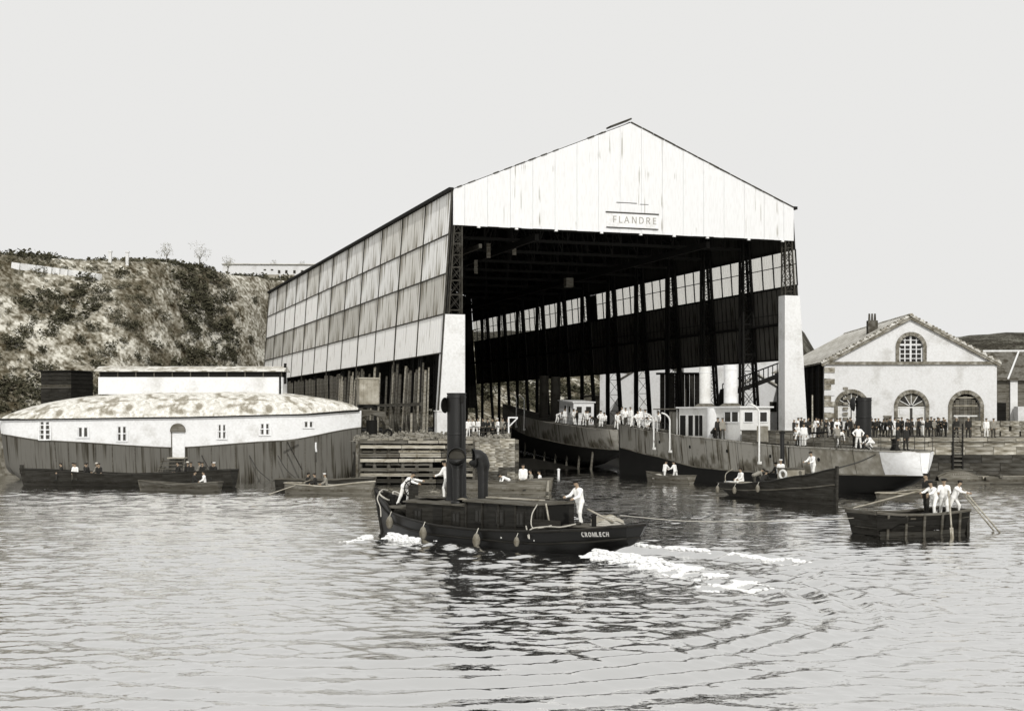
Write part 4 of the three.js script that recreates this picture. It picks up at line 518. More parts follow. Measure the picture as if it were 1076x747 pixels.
// ================= motor pinnace bows-on at right of centre
{
  const [t, L] = placed('harbour_pinnace', 'dark wooden harbour pinnace with upright stem alongside the torpedo boat', 'boat', 768, 97, 879, 85);
  const f = hullForm({ L, B: 3.1, sheer: curve([[0, 0.85], [0.3, 0.95], [0.55, 1.25], [0.8, 1.75], [1, 2.3]]), keel: curve([[0, 0.1], [0.15, -0.5], [1, -0.6]]), bowFrom: 0.45, bowPow: 1.8, sternTo: 0.2, transom: 0.65, full: 0.3, fine: 0.55, rake: 0.04, counter: 0.15 });
  mesh('hull', shell(f, f.keel, f.sheer, 44, 10), M.darkWood, t); mesh('lining', shell(f, (s) => f.sheer(s) - 0.5, (s) => f.sheer(s) - 0.02, 40, 3, -0.06), M.darkWood, t); mesh('deck', deckGeo(f, (s) => f.sheer(s) - 0.3, 40, 0.06), M.oldWood, t); mesh('cap_rail', railGeo(f, f.sheer, 0.055), M.brownWood, t); mesh('rubbing_strake', railGeo(f, (s) => f.sheer(s) * 0.55 + 0.02, 0.05, 40, 0, 1, 0.02), M.oldWood, t); mesh('stem_post', bar(V(L / 2, -0.6, 0), V(L / 2 + 0.1, 2.45, 0), 0.16, 0.18), M.darkWood, t);
  const c = new THREE.Group(); c.name = 'cockpit_box'; t.add(c); mesh('wall', box(1.2, 1.1, 1.3, 1.5, 1.55, 0.1), M.canvas, c); mesh('lid', box(1.35, 0.07, 1.45, 1.5, 2.14, 0.1), M.oldWood, c);
  mesh('lifebuoy', new THREE.TorusGeometry(0.27, 0.09, 8, 20).rotateY(0.3).translate(1.75, 1.75, 0.86), M.offwhite, t);
  mesh('exhaust_pipe', rod(V(0.3, 0.8, 0), V(0.3, 4.4, 0), 0.16, 0.14, 10), M.funnel, t); mesh('signal_mast', rod(V(0.75, 0.8, -0.2), V(0.75, 3.5, -0.2), 0.05), M.darkWood, t); mesh('pipe_cap', lathe([[0.2, 0], [0.2, 0.12], [0.001, 0.2]], 10).translate(0.3, 4.4, 0), M.iron, t); mesh('engine_casing', box(2.0, 0.6, 1.4, 0.2, 1.1, 0), M.darkWood, t); mesh('stern_seat', box(1.6, 0.06, 1.7, -4.6, 0.92, 0), M.paleWood, t); for (const z of [-0.8, 0.8]) mesh('seat_leg', box(0.06, 0.4, 0.06, -4.2, 0.72, z), M.paleWood, t);
  mesh('seat_rail', tube([V(-5.6, 0.9, 0.9), V(-5.7, 1.5, 0.8), V(-5.3, 1.85, 0.5)], 0.035), M.paleWood, t);
  for (const s of [0.06, 0.27, 0.5]) { const q = fender(t, f, s, f.sheer(s), 1); q.scale.setScalar(0.85); }
  mesh('stern_board', box(0.9, 0.07, 0.5, -5.6, 0.95, 0.5), M.pier, t);
  crew(t, -4.5, 0.52, 0.25, 'sit', 'white', 200, 'man in white seated on the pinnace stern bench', 'pinnace crew', { s: 1.02, wide: 1.15 }); crew(t, -1.4, 0.7, 0.5, 'crouch', 'dark', 40, 'man in dark clothes crouching amidships in the pinnace', 'pinnace crew'); crew(t, -0.9, 0.72, -0.4, 'work', 'dark', 120, 'man in dark clothes standing by the pinnace exhaust pipe', 'pinnace crew'); crew(t, 0.9, 0.95, 0.5, 'stand', 'smock', 260, 'man in white jersey standing beside the lifebuoy', 'pinnace crew', { cap: 'w' }); crew(t, 3.9, 1.55, 0, 'work', 'white', 210, 'man in white standing on the pinnace foredeck', 'pinnace crew', { fine: 1, wide: 1.12 }); crew(t, -2.6, 0.62, 0.4, 'bend', 'grey', 20, 'man in grey bending in the waist of the pinnace', 'pinnace crew');
  const a = onBoat(t, L / 2, 2.3, 0), b = V(gx(926, 97.5), 3.0, -97.5), rp = mesh('mooring_rope', tube([a, a.clone().lerp(b, 0.5).add(V(0, -0.12, 0)), b], 0.05, 5, 24), M.ropeDark); tag(rp, 'dark rope running from the pinnace stem up to the pale warship stern', 'rope');
}
// ================= square lighter worked with sweeps, right foreground
{
  const [t, L] = placed('rowing_lighter', 'square-ended wooden lighter worked by men with sweeps in the right foreground', 'lighter', 905, 63.8, 1003, 65.8);
  const B = 2.3, q = rng(31), prof = (x) => 0.92 + 0.16 * Math.pow(Math.abs(2 * x / L), 2), nb = 5;
  for (const side of [-1, 1]) for (let k = 0; k < nb; k++) mesh('side_strake', surf(10, 1, (u, v) => { const y = lerp(-0.3, 1, (k + v * 0.96) / nb), x = lerp(-L / 2, L / 2, u) * (0.86 + 0.14 * (y + 0.3) / 1.3); return V(x, y * prof(x) + 0.02 * Math.sin(u * 9 + k), side * (B / 2 - 0.12 * (1 - (y + 0.3) / 1.3) + (k % 2) * 0.025)); }), q() < 0.6 ? M.darkWood : M.boardDark, t);
  for (const side of [-1, 1]) for (let k = 0; k < 4; k++) mesh('end_board', surf(4, 1, (u, v) => { const y = lerp(-0.3, 1, (k + v * 0.96) / 4), x = side * L / 2 * (0.86 + 0.14 * (y + 0.3) / 1.3); return V(x + side * (k % 2) * 0.02, y * prof(x), lerp(-1, 1, u) * (B / 2 - 0.12 * (1 - (y + 0.3) / 1.3))); }), M.darkWood, t);
  mesh('floor', box(L * 0.9, 0.06, B - 0.2, 0, 0.3, 0), M.oldWood, t); mesh('stern_deck', box(L * 0.46, 0.06, B - 0.06, L * 0.26, 0.77, 0), M.oldWood, t);
  for (const side of [-1, 1]) mesh('gunwale', tube([...Array(9)].map((_, i) => { const x = lerp(-L / 2, L / 2, i / 8); return V(x, prof(x) + 0.03, side * B / 2); }), 0.075, 6, 40), M.oldWood, t);
  for (const side of [-1, 1]) mesh('end_rail', box(0.14, 0.14, B, side * L / 2, prof(L / 2), 0), M.timberDark, t);
  for (let k = 0; k < 5; k++) mesh('frame_rib', box(0.12, 1.15, 0.06, -L * 0.38 + k * L * 0.19, 0.42, B / 2 + 0.02, 0.08), M.timberDark, t);
  mesh('stern_timber', box(0.16, 1.5, 0.2, L / 2 + 0.02, 0.35, 0.9), M.darkWood, t); mesh('thwart', box(0.3, 0.07, B, -0.6, 0.78, 0), M.oldWood, t); mesh('thwart', box(0.3, 0.07, B, -1.7, 0.78, 0), M.oldWood, t);
  mesh('mooring_ring', new THREE.TorusGeometry(0.12, 0.03, 6, 14).translate(-L / 2 + 0.35, 0.62, B / 2 + 0.06), M.iron, t); mesh('bow_tarpaulin', surf(10, 8, (u, v) => V(lerp(-L / 2 - 0.02, -L / 2 + 1.7, u), 1.0 - 0.75 * Math.pow(v, 1.4) * (1 - 0.5 * u) + 0.05 * Math.sin(u * 11 + v * 6), lerp(0.9, B / 2 + 0.09, Math.min(1, v * 2.5)))), M.boardDark, t);
  crew(t, 1.15, 0.8, 0.45, 'pull', 'white', 215, 'leftmost man in white pulling a sweep in the square lighter', 'men in the lighter', { fine: 1, wide: 1.05 }); crew(t, 1.85, 0.8, 0.3, 'work', 'white', 250, 'middle man in white leaning on his sweep in the lighter', 'men in the lighter', { fine: 1, s: 1.02, wide: 1.1 }); crew(t, 2.4, 0.8, 0.35, 'pull', 'white', 320, 'rightmost man in white at the stern sweep of the lighter', 'men in the lighter', { fine: 1, wide: 1.1 }); crew(t, 1.5, 0.8, -0.55, 'stand', 'dark', 200, 'man in dark clothes and dark hat behind the three in white', 'men in the lighter', { s: 1.12 });
  oarThing('long sweep slanting over the near side of the lighter into the water', onBoat(t, 1.75, 2.0, 0.75), onBoat(t, 0.35, -0.08, 2.7), 'sweeps of the lighter', 0.05); oarThing('long sweep reaching from the lighter stern to the right', onBoat(t, 2.55, 2.1, 0.75), onBoat(t, 4.3, 0.0, 1.3), 'sweeps of the lighter', 0.05); oarThing('second sweep lying beside the one at the lighter stern', onBoat(t, 2.6, 2.05, 0.5), onBoat(t, 4.35, 0.08, 0.8), 'sweeps of the lighter', 0.045);
  oarThing('long pale sweep laid across the lighter toward the warship stern', onBoat(t, 1.3, 2.1, -0.1), onBoat(t, -1.9, 1.15, -1.6), 'sweeps of the lighter', 0.05);
}
// ================= small boats
{
  const [t, L] = placed('dinghy', 'small pale dinghy with two men in white under the warship davits', 'dinghy', 727, 112, 681, 116.5); const f = openBoat(t, L, 1.7, { hull: M.boardGrey, h: 0.6, h1: 0.7, h2: 0.85 });
  mesh('rope_pile', lathe([[0.001, 0.42], [0.3, 0.38], [0.5, 0.2], [0.55, 0]], 12).translate(L * 0.25, 0.3, 0), M.rope, t);
  crew(t, 0.5, 0.1, -0.1, 'work', 'white', 30, 'slim man in white standing in the bow of the pale dinghy', 'dinghy crew'); crew(t, -0.75, 0.1, 0, 'work', 'white', 150, 'broad man in white facing him in the pale dinghy', 'dinghy crew', { wide: 1.25 });
}
{
  const [t, L] = placed('ship_boat', 'wooden ship boat with four men passing behind the launch', 'boat', 470, 99, 579, 97.5); openBoat(t, L, 2.1, { hull: M.boardGrey, h: 0.85, h1: 0.95, h2: 1.15, rake: 0.15 }); mesh('hanging_fender', rod(V(L / 2 - 0.2, 0.2, 0.3), V(L / 2 - 0.15, 1.0, 0.25), 0.12, 0.09, 7), M.cork, t);
  crew(t, L * 0.1, 0.1, 0.3, 'bend', 'white', 200, 'man in white stooping in the boat behind the launch', 'crew of the boat behind the launch', { wide: 1.2 }); crew(t, L * 0.235, 0.14, 0, 'stand', 'white', 260, 'tall man in white standing upright in the boat behind the launch', 'crew of the boat behind the launch', { s: 1.12, wide: 1.1 }); crew(t, L * 0.32, 0.2, 0.15, 'sit', 'grey', 190, 'man in grey sitting near the bow of the boat behind the launch', 'crew of the boat behind the launch', { s: 1.1 }); crew(t, L * 0.4, 0.2, 0.0, 'sit', 'white', 178, 'man in pale clothes hunched in the bow of the boat behind the launch', 'crew of the boat behind the launch', { s: 1.05, wide: 1.2 });
}
{
  const [t, L] = placed('rowing_boat', 'pale grey rowing boat with upturned bow between the old hulk and the pier', 'boat', 300, 98.5, 391, 97); openBoat(t, L, 1.8, { hull: M.boardGrey, rail: M.paleWood, h: 0.6, h1: 0.78, h2: 0.95, transom: 0.35, form: { round: true } });
  crew(t, -1.7, 0.08, -0.1, 'sit', 'dark', 15, 'man in dark clothes rowing the pale grey boat', 'rowing boat crew'); crew(t, -0.9, 0.08, 0.2, 'sit', 'dark', 190, 'second dark-clothed man sitting in the pale grey rowing boat', 'rowing boat crew'); crew(t, -0.2, 0.08, 0, 'sit', 'grey', 200, 'man in grey with pale cap sitting amidships in the rowing boat', 'rowing boat crew', { cap: 'w' });
  oarThing('pale oar dipping from the rowing boat to the left', onBoat(t, -1.2, 1.0, 0.5), onBoat(t, -4.0, 0.02, 1.2), 'oar of the rowing boat');
  const a = onBoat(t, -3.6, 0.0, 0.9), b = V(gx(368, 103), 0, -103); const [t2, L2] = placed('work_punt', 'dark flat punt lying behind the pale rowing boat', 'punt', 290, 104, 392, 103); openBoat(t2, L2, 1.6, { hull: M.darkWood, h: 0.75, h1: 0.8, h2: 0.95 });
}
{
  const [t, L] = placed('long_barge', 'long low dark barge lying along the side of the white-roofed hulk', 'barge', 246, 107.5, 24, 110); const f = openBoat(t, L, 2.6, { hull: M.darkWood, lining: M.darkWood, rail: M.darkWood, h: 0.95, h1: 1.35, h2: 1.35, transom: 0.75, thwarts: [0.1, 0.2, 0.3, 0.45, 0.6, 0.7, 0.78, 0.86] });
  mesh('covering_board', box(7, 0.06, 1.8, -0.5, 0.82, 0), M.timberDark, t); mesh('stem_head', box(0.25, 0.7, 0.2, L / 2 + 0.15, 1.3, 0), M.darkWood, t);
  const xs = [5.3, 4.7, 4.2, 3.7, 3.2, 2.7, 2.2].map((v) => v); xs.forEach((x, i) => crew(t, x, 0.42, (i % 2 ? 0.4 : -0.45), 'sit', i === 2 ? 'smock' : i === 5 ? 'grey' : 'dark', 200 + 40 * (i % 4), ['leftmost dark figure of the group sitting in the left half of the long barge', 'second dark figure from the left in the long barge', 'figure in white smock sitting in the left half of the long barge', 'dark figure just right of the white smock in the long barge', 'dark figure in the middle of the left group in the long barge', 'figure in grey with pale hat at the right of the left group', 'rightmost dark figure of the left group in the long barge'][i], 'people in the left half of the barge', { cap: i === 5 ? 'straw' : 'd' }));
  const ys = [-4.4, -4.9, -5.4, -5.9, -6.4, -6.9, -7.4]; ys.forEach((x, i) => crew(t, x, 0.48, (i % 2 ? 0.35 : -0.4), 'sit', i === 3 ? 'grey' : 'dark', 220 + 30 * (i % 3), ['leftmost dark figure in the right end of the long barge', 'dark figure with pale hat in the right end of the barge', 'dark figure left of the man in grey in the barge', 'man in light grey coat seated in the right end of the barge', 'dark figure right of the man in the light grey coat', 'second dark figure right of the light grey coat', 'rightmost dark figure with pale cap at the end of the long barge'][i], 'people in the right end of the barge', { cap: i === 1 ? 'straw' : i === 6 ? 'w' : 'd', s: 1.05 }));
}
{
  const [t, L] = placed('skiff', 'dark pointed skiff lying in front of the long barge', 'skiff', 231, 101, 147, 102.5); openBoat(t, L, 1.6, { hull: M.timberDark, h: 0.5, h1: 0.7, h2: 0.75 }); crew(t, -L * 0.17, 0.08, 0, 'sit', 'dark', 10, 'hunched man in dark clothes sitting alone in the skiff', 'skiff crew'); crew(t, -L * 0.3, 0.08, 0.1, 'sit', 'smock', 200, 'man in white shirt sitting in the skiff before the barge', 'skiff crew');
}
// ================= the hulk: old hull roofed over as a floating workshop
{
  const cx = gx(194, 121), L = 30.9, t = thing('roofed_hulk', 'old hulk with white sides and bleached turtle roof moored by the quay', 'hulk', [cx, 0, -121], 0);
  const X = (px, d = 117.6) => gx(px, d) - cx;
  const eave = curve([[0, 5.25], [0.5, 5.45], [0.85, 5.7], [1, 6.05]]), bnd = curve([[0, 4.0], [0.14, 3.45], [0.5, 2.85], [0.8, 3.45], [1, 4.55]]);
  const f = hullForm({ L, B: 7.4, sheer: eave, keel: curve([[0, 0.6], [0.06, -0.6], [0.15, -1], [0.9, -1], [1, 0.6]]), bowFrom: 0.66, bowPow: 2.2, sternTo: 0.3, transom: 0.3, round: true, full: 0.07, fine: 0.3, rake: 0.02, counter: 0.1 });
  mesh('dark_hull', shell(f, f.keel, bnd, 60, 8), M.hulkDark, t); const side = mesh('white_side', shell(f, bnd, eave, 60, 5), M.hulkWhite, t); mesh('wale', railGeo(f, bnd, 0.05, 50, 0, 1, 0.02), M.oldWood, t);
  for (const px of [58, 72, 100, 118, 142, 222, 247, 284, 300, 318, 334]) { const s = X(px) / L + 0.5; mesh('plank_seam', bar(f.pt(s, 0.1, 1).add(V(0, 0, 0.03)), f.pt(s, bnd(s) - 0.06, 1).add(V(0, 0, 0.03)), 0.12 + 0.1 * R(), 0.05), R() < 0.5 ? M.oldWood : M.timberDark, t); }
  const rise = (s) => 2.25 * Math.pow(Math.max(0, 1 - Math.pow(Math.abs(2 * s - 1), 2.8)), 0.75);
  mesh('roof', [along(surf(60, 16, (u, v) => { const s = lerp(0.015, 0.992, u), k = 2 * v - 1, h = f.plan(s) * 1.045 + 0.1; return V(f.xs(s, 5), eave(s) + 0.04 + rise(s) * Math.pow(Math.max(0, 1 - Math.pow(Math.abs(k), 2.3)), 0.8), k * h); }), 'y')], M.hulkRoof, t);
  mesh('eave_board', [...railGeo(f, eave, 0.09, 50, 0.01, 0.995, 0.16)], M.boardDark, t);
  // monitor on the roof
  const m0 = X(107, 121), m1 = X(299, 121), mon = new THREE.Group(); mon.name = 'roof_monitor'; t.add(mon);
  mesh('white_wall', box(m1 - m0, 1.5, 2.4, (m0 + m1) / 2, 8.22, 0), M.white, mon); mesh('dark_clerestory', box(m1 - m0 - 0.1, 0.5, 2.2, (m0 + m1) / 2, 9.2, 0), M.iron, mon); for (let k = 0; k <= 10; k++) mesh('clerestory_post', box(0.09, 0.5, 0.1, lerp(m0 + 0.1, m1 - 0.1, k / 10), 9.2, -0 + 1.14), M.oldWood, mon);
  mesh('monitor_roof', ext([[-1.45, 0], [1.45, 0], [1.45, 0.08], [0, 0.5], [-1.45, 0.08]], m1 - m0 + 0.5).rotateY(Math.PI / 2).translate(m0 - 0.3, 9.45, 0), M.hulkRoof, mon); mesh('stove_pipe', rod(V(m1 + 0.1, 8.4, 0.4), V(m1 + 0.1, 10.2, 0.4), 0.12), M.iron, mon);
  mesh('gutter_pipe', rod(V(m1 - 0.2, 7.5, 1.3), V(m1 - 0.2, 9.3, 1.3), 0.09), M.iron, mon);
  // windows set on the curved side
  const win = (px, y0, y1, cols, rowsN, w) => { const s = X(px) / L + 0.5, ya = gy(y1, 117.6), yb = gy(y0, 117.6), p = f.pt(s, (ya + yb) / 2, 1), a = f.pt(s - 0.01, 5, 1), b = f.pt(s + 0.01, 5, 1), ang = Math.atan2(-(b.z - a.z), b.x - a.x), o = new THREE.Group(); o.name = 'window'; o.position.set(p.x, p.y, p.z + 0.02); o.rotation.y = ang; t.add(o); const h = yb - ya, cw = w / cols, ch = h / rowsN; for (let i = 0; i < cols; i++) for (let j = 0; j < rowsN; j++) mesh('pane', box(cw - (cols > 1 ? 0.24 : 0.08), ch - 0.1, 0.03, (i - (cols - 1) / 2) * cw, (j - (rowsN - 1) / 2) * ch, 0.02), M.sign, o); mesh('frame', ext([[-w / 2 - 0.1, -h / 2 - 0.1], [w / 2 + 0.1, -h / 2 - 0.1], [w / 2 + 0.1, h / 2 + 0.1], [-w / 2 - 0.1, h / 2 + 0.1]], 0.06, [[[-w / 2, -h / 2], [-w / 2, h / 2], [w / 2, h / 2], [w / 2, -h / 2]]]), M.white, o); mesh('mullion', box(0.2, h, 0.05, 0, 0, 0.035), M.white, o); for (let j = 1; j < rowsN; j++) mesh('glazing_bar', box(w, 0.08, 0.05, 0, (j - rowsN / 2) * ch, 0.03), M.white, o); };
  win(49, 441.5, 461.5, 2, 4, 0.98); win(88, 449, 459, 2, 1, 0.92); win(128.5, 448, 463, 2, 2, 0.86); win(233.5, 446, 460.5, 2, 2, 0.76); win(278, 445, 456.5, 2, 2, 0.84); win(321.5, 443, 449, 2, 1, 0.86);
  { const s = X(188) / L + 0.5, z = f.pt(s, 3.5, 1).z; const d = mesh('door', ext(archPts(0, 0, 1.05, 2.5), 0.06).translate(X(188), 2.0, z + 0.01), M.white, t); mesh('door_hood', ext(archPts(0, 0, 1.3, 0.75), 0.3).translate(X(187.5), 4.2, z - 0.05), M.boardGrey, d); mesh('door_post', box(0.07, 2.4, 0.1, X(188) - 0.6, 3.1, z + 0.05), M.boardGrey, d); mesh('landing', box(1.5, 0.1, 1.0, X(188), 2.0, z + 0.5), M.paleWood, t); for (let k = 0; k < 5; k++) mesh('step', box(1.7 + 0.18 * k, 0.08, 0.34, X(186) - 0.12 * k, 1.72 - 0.3 * k, z + 1.0 + 0.2 * k), M.oldWood, t); for (const sx of [-1, 1]) mesh('step_stringer', bar(V(X(186) + sx * 0.9, 2.0, z + 0.9), V(X(184) + sx * 1.15, 0.3, z + 1.95), 0.09, 0.2), M.oldWood, t); }
  { const dz = f.pt(0.82, 3, 1).z; mesh('derrick_post', bar(V(X(318), 1.0, dz + 1.2), V(X(303), 3.4, dz + 1.5), 0.1), M.darkWood, t); mesh('derrick_arm', bar(V(X(299), 3.4, dz + 1.5), V(X(313), 3.55, dz + 0.5), 0.12), M.oldWood, t); mesh('hose', tube([V(X(331), 3.3, dz + 0.3), V(X(331), 2.9, dz + 0.35), V(X(331.5), 2.5, dz + 0.3)], 0.08), M.pier, t); }
  for (const px of [212, 262, 292]) mesh('mooring_chain', tube([V(X(px), 2.2, f.pt(0.6, 2, 1).z + 0.1), V(X(px + 10), 1.0, f.pt(0.6, 2, 1).z + 0.6), V(X(px + 24), 0.1, f.pt(0.6, 2, 1).z + 1.2)], 0.04), M.ropeDark, t);
}

// ---------------------------------------------------------------- quays
const stoneGeo = [0, 1, 2, 3].map((k) => { const g = new THREE.BoxGeometry(1, 1, 1, 2, 2, 1), p = g.attributes.position, q = rng(90 + k); const seen = {}; for (let i = 0; i < p.count; i++) { const key = [p.getX(i), p.getY(i), p.getZ(i)].join(); seen[key] ??= [q() - 0.5, q() - 0.5, q() - 0.5]; const d = seen[key]; p.setXYZ(i, p.getX(i) * 0.985 + d[0] * 0.012, p.getY(i) * 0.97 + d[1] * 0.03, p.getZ(i) + d[2] * 0.07); } g.computeVertexNormals(); return shared(g); });
function stoneWall(t, L, H, y0, bw, bh, pick, q) { // along local x, face to +z
  let y = y0, r = 0; while (y < y0 + H - 0.05) { const h = Math.min(bh * (0.9 + 0.2 * q()), y0 + H - y); let x = -(r % 2) * bw * 0.5 * q() - 0.001; x = 0; let first = true; while (x < L - 0.05) { let w = bw * (0.75 + 0.5 * q()); if (first && r % 2) w *= 0.55; first = false; w = Math.min(w, L - x); if (L - x - w < 0.3) w = L - x; const s = mesh('stone', stoneGeo[Math.floor(q() * 4)], pick(y + h / 2, q), t); s.position.set(x + w / 2, y + h / 2, 0); s.scale.set(w, h, 0.55 + 0.06 * q()); x += w; } y += h; r++; }
}
{ // right quay wall
  const q = rng(11), x0 = 31.2, L = 34, t = thing('quay_wall', 'granite quay wall with pale top courses and dark weedy foot, right of the warship', 'wall', [x0, 0, -120.75], 0);
  mesh('core', box(L, 4.3, 0.4, L / 2, 1.35, -0.1), M.mortar, t); stoneWall(t, L, 4.0, -0.6, 2.2, 0.68, (y, k) => y > 2.1 ? (k() < 0.7 ? M.stone : M.stoneB) : k() < 0.75 ? M.weedB : M.weed, q);
  { let x = 0; while (x < L) { const w = Math.min(L - x, 1.6 + q()); const s = mesh('coping_stone', stoneGeo[Math.floor(q() * 4)], q() < 0.5 ? M.stoneB : M.stone, t); s.position.set(x + w / 2, 3.5, 0.05); s.scale.set(w, 0.3, 0.9); x += w; } }
  const lx = gx(1008, 120) - 0, l = thing('quay_ladder', 'dark iron ladder rising from the water over the right quay wall', 'ladder', [lx, 0, -120.25], 0); for (const s of [-0.42, 0.42]) mesh('stile', box(0.12, 5.4, 0.12, s, 2.2, 0, -0.0), M.iron, l); for (let k = 0; k < 14; k++) mesh('rung', box(0.8, 0.09, 0.1, 0, -0.2 + k * 0.37, 0), M.oldWood, l); 
  const w2 = thing('slip_side_wall', 'dark stone side wall of the slipway behind the warship', 'wall', [31.2, 0, -121.2], 0); const [ax, az] = shedXZ(32, 0), LL = Math.hypot(31 - ax, -121 - az); w2.position.set(ax, 0, az); w2.rotation.y = Math.atan2(-(-121 - az), 31 - ax); mesh('face', box(LL, 4.4, 0.3, LL / 2, 1.3, 0.0), M.weedB, w2); for (let k = 0; k < 12; k++) mesh('stone', box(LL / 12 - 0.04, 0.5, 0.34, LL * (k + 0.5) / 12, 3.3, 0), M.stone, w2);
}
{ // stone end of the left quay
  const q = rng(12), x0 = gx(474, 113.4), L = 0.25 - x0, t = thing('quay_wall', 'rough stone end of the left quay beside the slip mouth', 'wall', [x0, 0, -113.7], 0);
  mesh('core', box(L, 4.2, 0.35, L / 2, 1.4, -0.08), M.mortar, t); stoneWall(t, L, 4.3, -0.6, 0.85, 0.4, (y, k) => y > 1.2 ? [M.stone, M.stoneB, M.stoneC][Math.floor(k() * 3)] : k() < 0.6 ? M.weedB : M.stoneC, q);
  const [bx, bz] = shedXZ(5, 5), LL = Math.hypot(bx - 0.2, bz + 114), w = thing('slip_side_wall', 'shaded stone side wall of the left quay facing the slip', 'wall', [0.28, 0, -114], Math.atan2(-(bz + 114), bx - 0.2)); stoneWall(w, LL, 4.2, -0.6, 1.2, 0.5, (y, k) => k() < 0.5 ? M.weedB : M.stoneC, q);
}
{ // timber pier front
  const q = rng(13), x0 = gx(378, 112), x1 = gx(497, 112), t = thing('timber_pier', 'low timber pier of stacked pale beams and piles left of the launch funnel', 'pier', [0, 0, -112.6], 0);
  for (let k = 0; k < 9; k++) mesh('pile', rod(V(lerp(x0, x1, k / 8), -1.5, 0.15), V(lerp(x0, x1, k / 8), 3.5, 0.15), 0.17, 0.15, 8), k % 2 ? M.oldWood : M.timberDark, t);
  for (const [y, h, m] of [[3.45, 0.22, M.timber], [3.05, 0.26, M.paleWood], [2.35, 0.3, M.timber], [1.95, 0.26, M.paleWood], [1.2, 0.26, M.oldWood], [0.75, 0.24, M.timber], [0.25, 0.3, M.darkWood]]) { let x = x0; while (x < x1 - 0.2) { const w = Math.min(x1 - x, 2.5 + 2.5 * q()); mesh('wale', box(w - 0.05, h, 0.25 + 0.12 * q(), x + w / 2, y + 0.04 * (q() - 0.5), 0.38, 0, 0, 0.012 * (q() - 0.5)), q() < 0.25 ? M.oldWood : m, t); x += w; } }
  mesh('dark_back', box(x1 - x0, 4, 0.2, (x0 + x1) / 2, 1.4, -0.95), M.boardDark, t);
  for (let k = 0; k < 16; k++) mesh('deck_plank', box((x1 - x0) / 16 - 0.05, 0.1, 1.6, lerp(x0, x1, (k + 0.5) / 16), 3.63 + 0.03 * q(), -0.35), q() < 0.5 ? M.oldWood : M.timber, t);
  for (let k = 0; k < 7; k++) mesh('stacked_beam', box(1.6 + q() * 2.2, 0.2, 0.25, lerp(x0 + 1, x1 - 2, q()), [2.66, 1.6, 0.98][k % 3], 0.2 - 0.2 * q()), q() < 0.5 ? M.paleWood : M.oldWood, t);
}
{ // rubble and spoil on the left quay
  const q = rng(14), n = 900, g = new THREE.IcosahedronGeometry(1, 0), im = new THREE.InstancedMesh(g, M.rubble, n), m4 = new THREE.Matrix4(), e = new THREE.Euler(), qu = new THREE.Quaternion();
  for (let i = 0; i < n; i++) { const d = lerp(113.5, 129, q()), px = lerp(372, 536, q()), x = gx(px, d), hgt = Math.max(0, fbm(x * 0.35, d * 0.4, 3) - 0.42) * 2.2, s = 0.07 + 0.2 * q() * q(); e.set(q() * 6, q() * 6, q() * 6); m4.compose(V(x, GROUND + hgt * q(), -d), qu.setFromEuler(e), V(s * 1.4, s * 0.8, s)); im.setMatrixAt(i, m4); }
  im.name = 'quay_rubble'; tag(im, 'scattered rubble and spoil on the left quay', 'rubble'); im.userData.kind = 'stuff'; scene.add(im);
  const mound = mesh('spoil_mound', surf(40, 12, (u, v) => { const x = lerp(gx(374, 120), gx(538, 120), u), z = -lerp(114.2, 127, v); return V(x, GROUND - 0.15 + Math.max(0, fbm(x * 0.35, -z * 0.4, 3) - 0.36) * 2.0 * Math.sin(Math.PI * v) * Math.sin(Math.PI * u), z); }), M.rubble, null, 'structure');
}
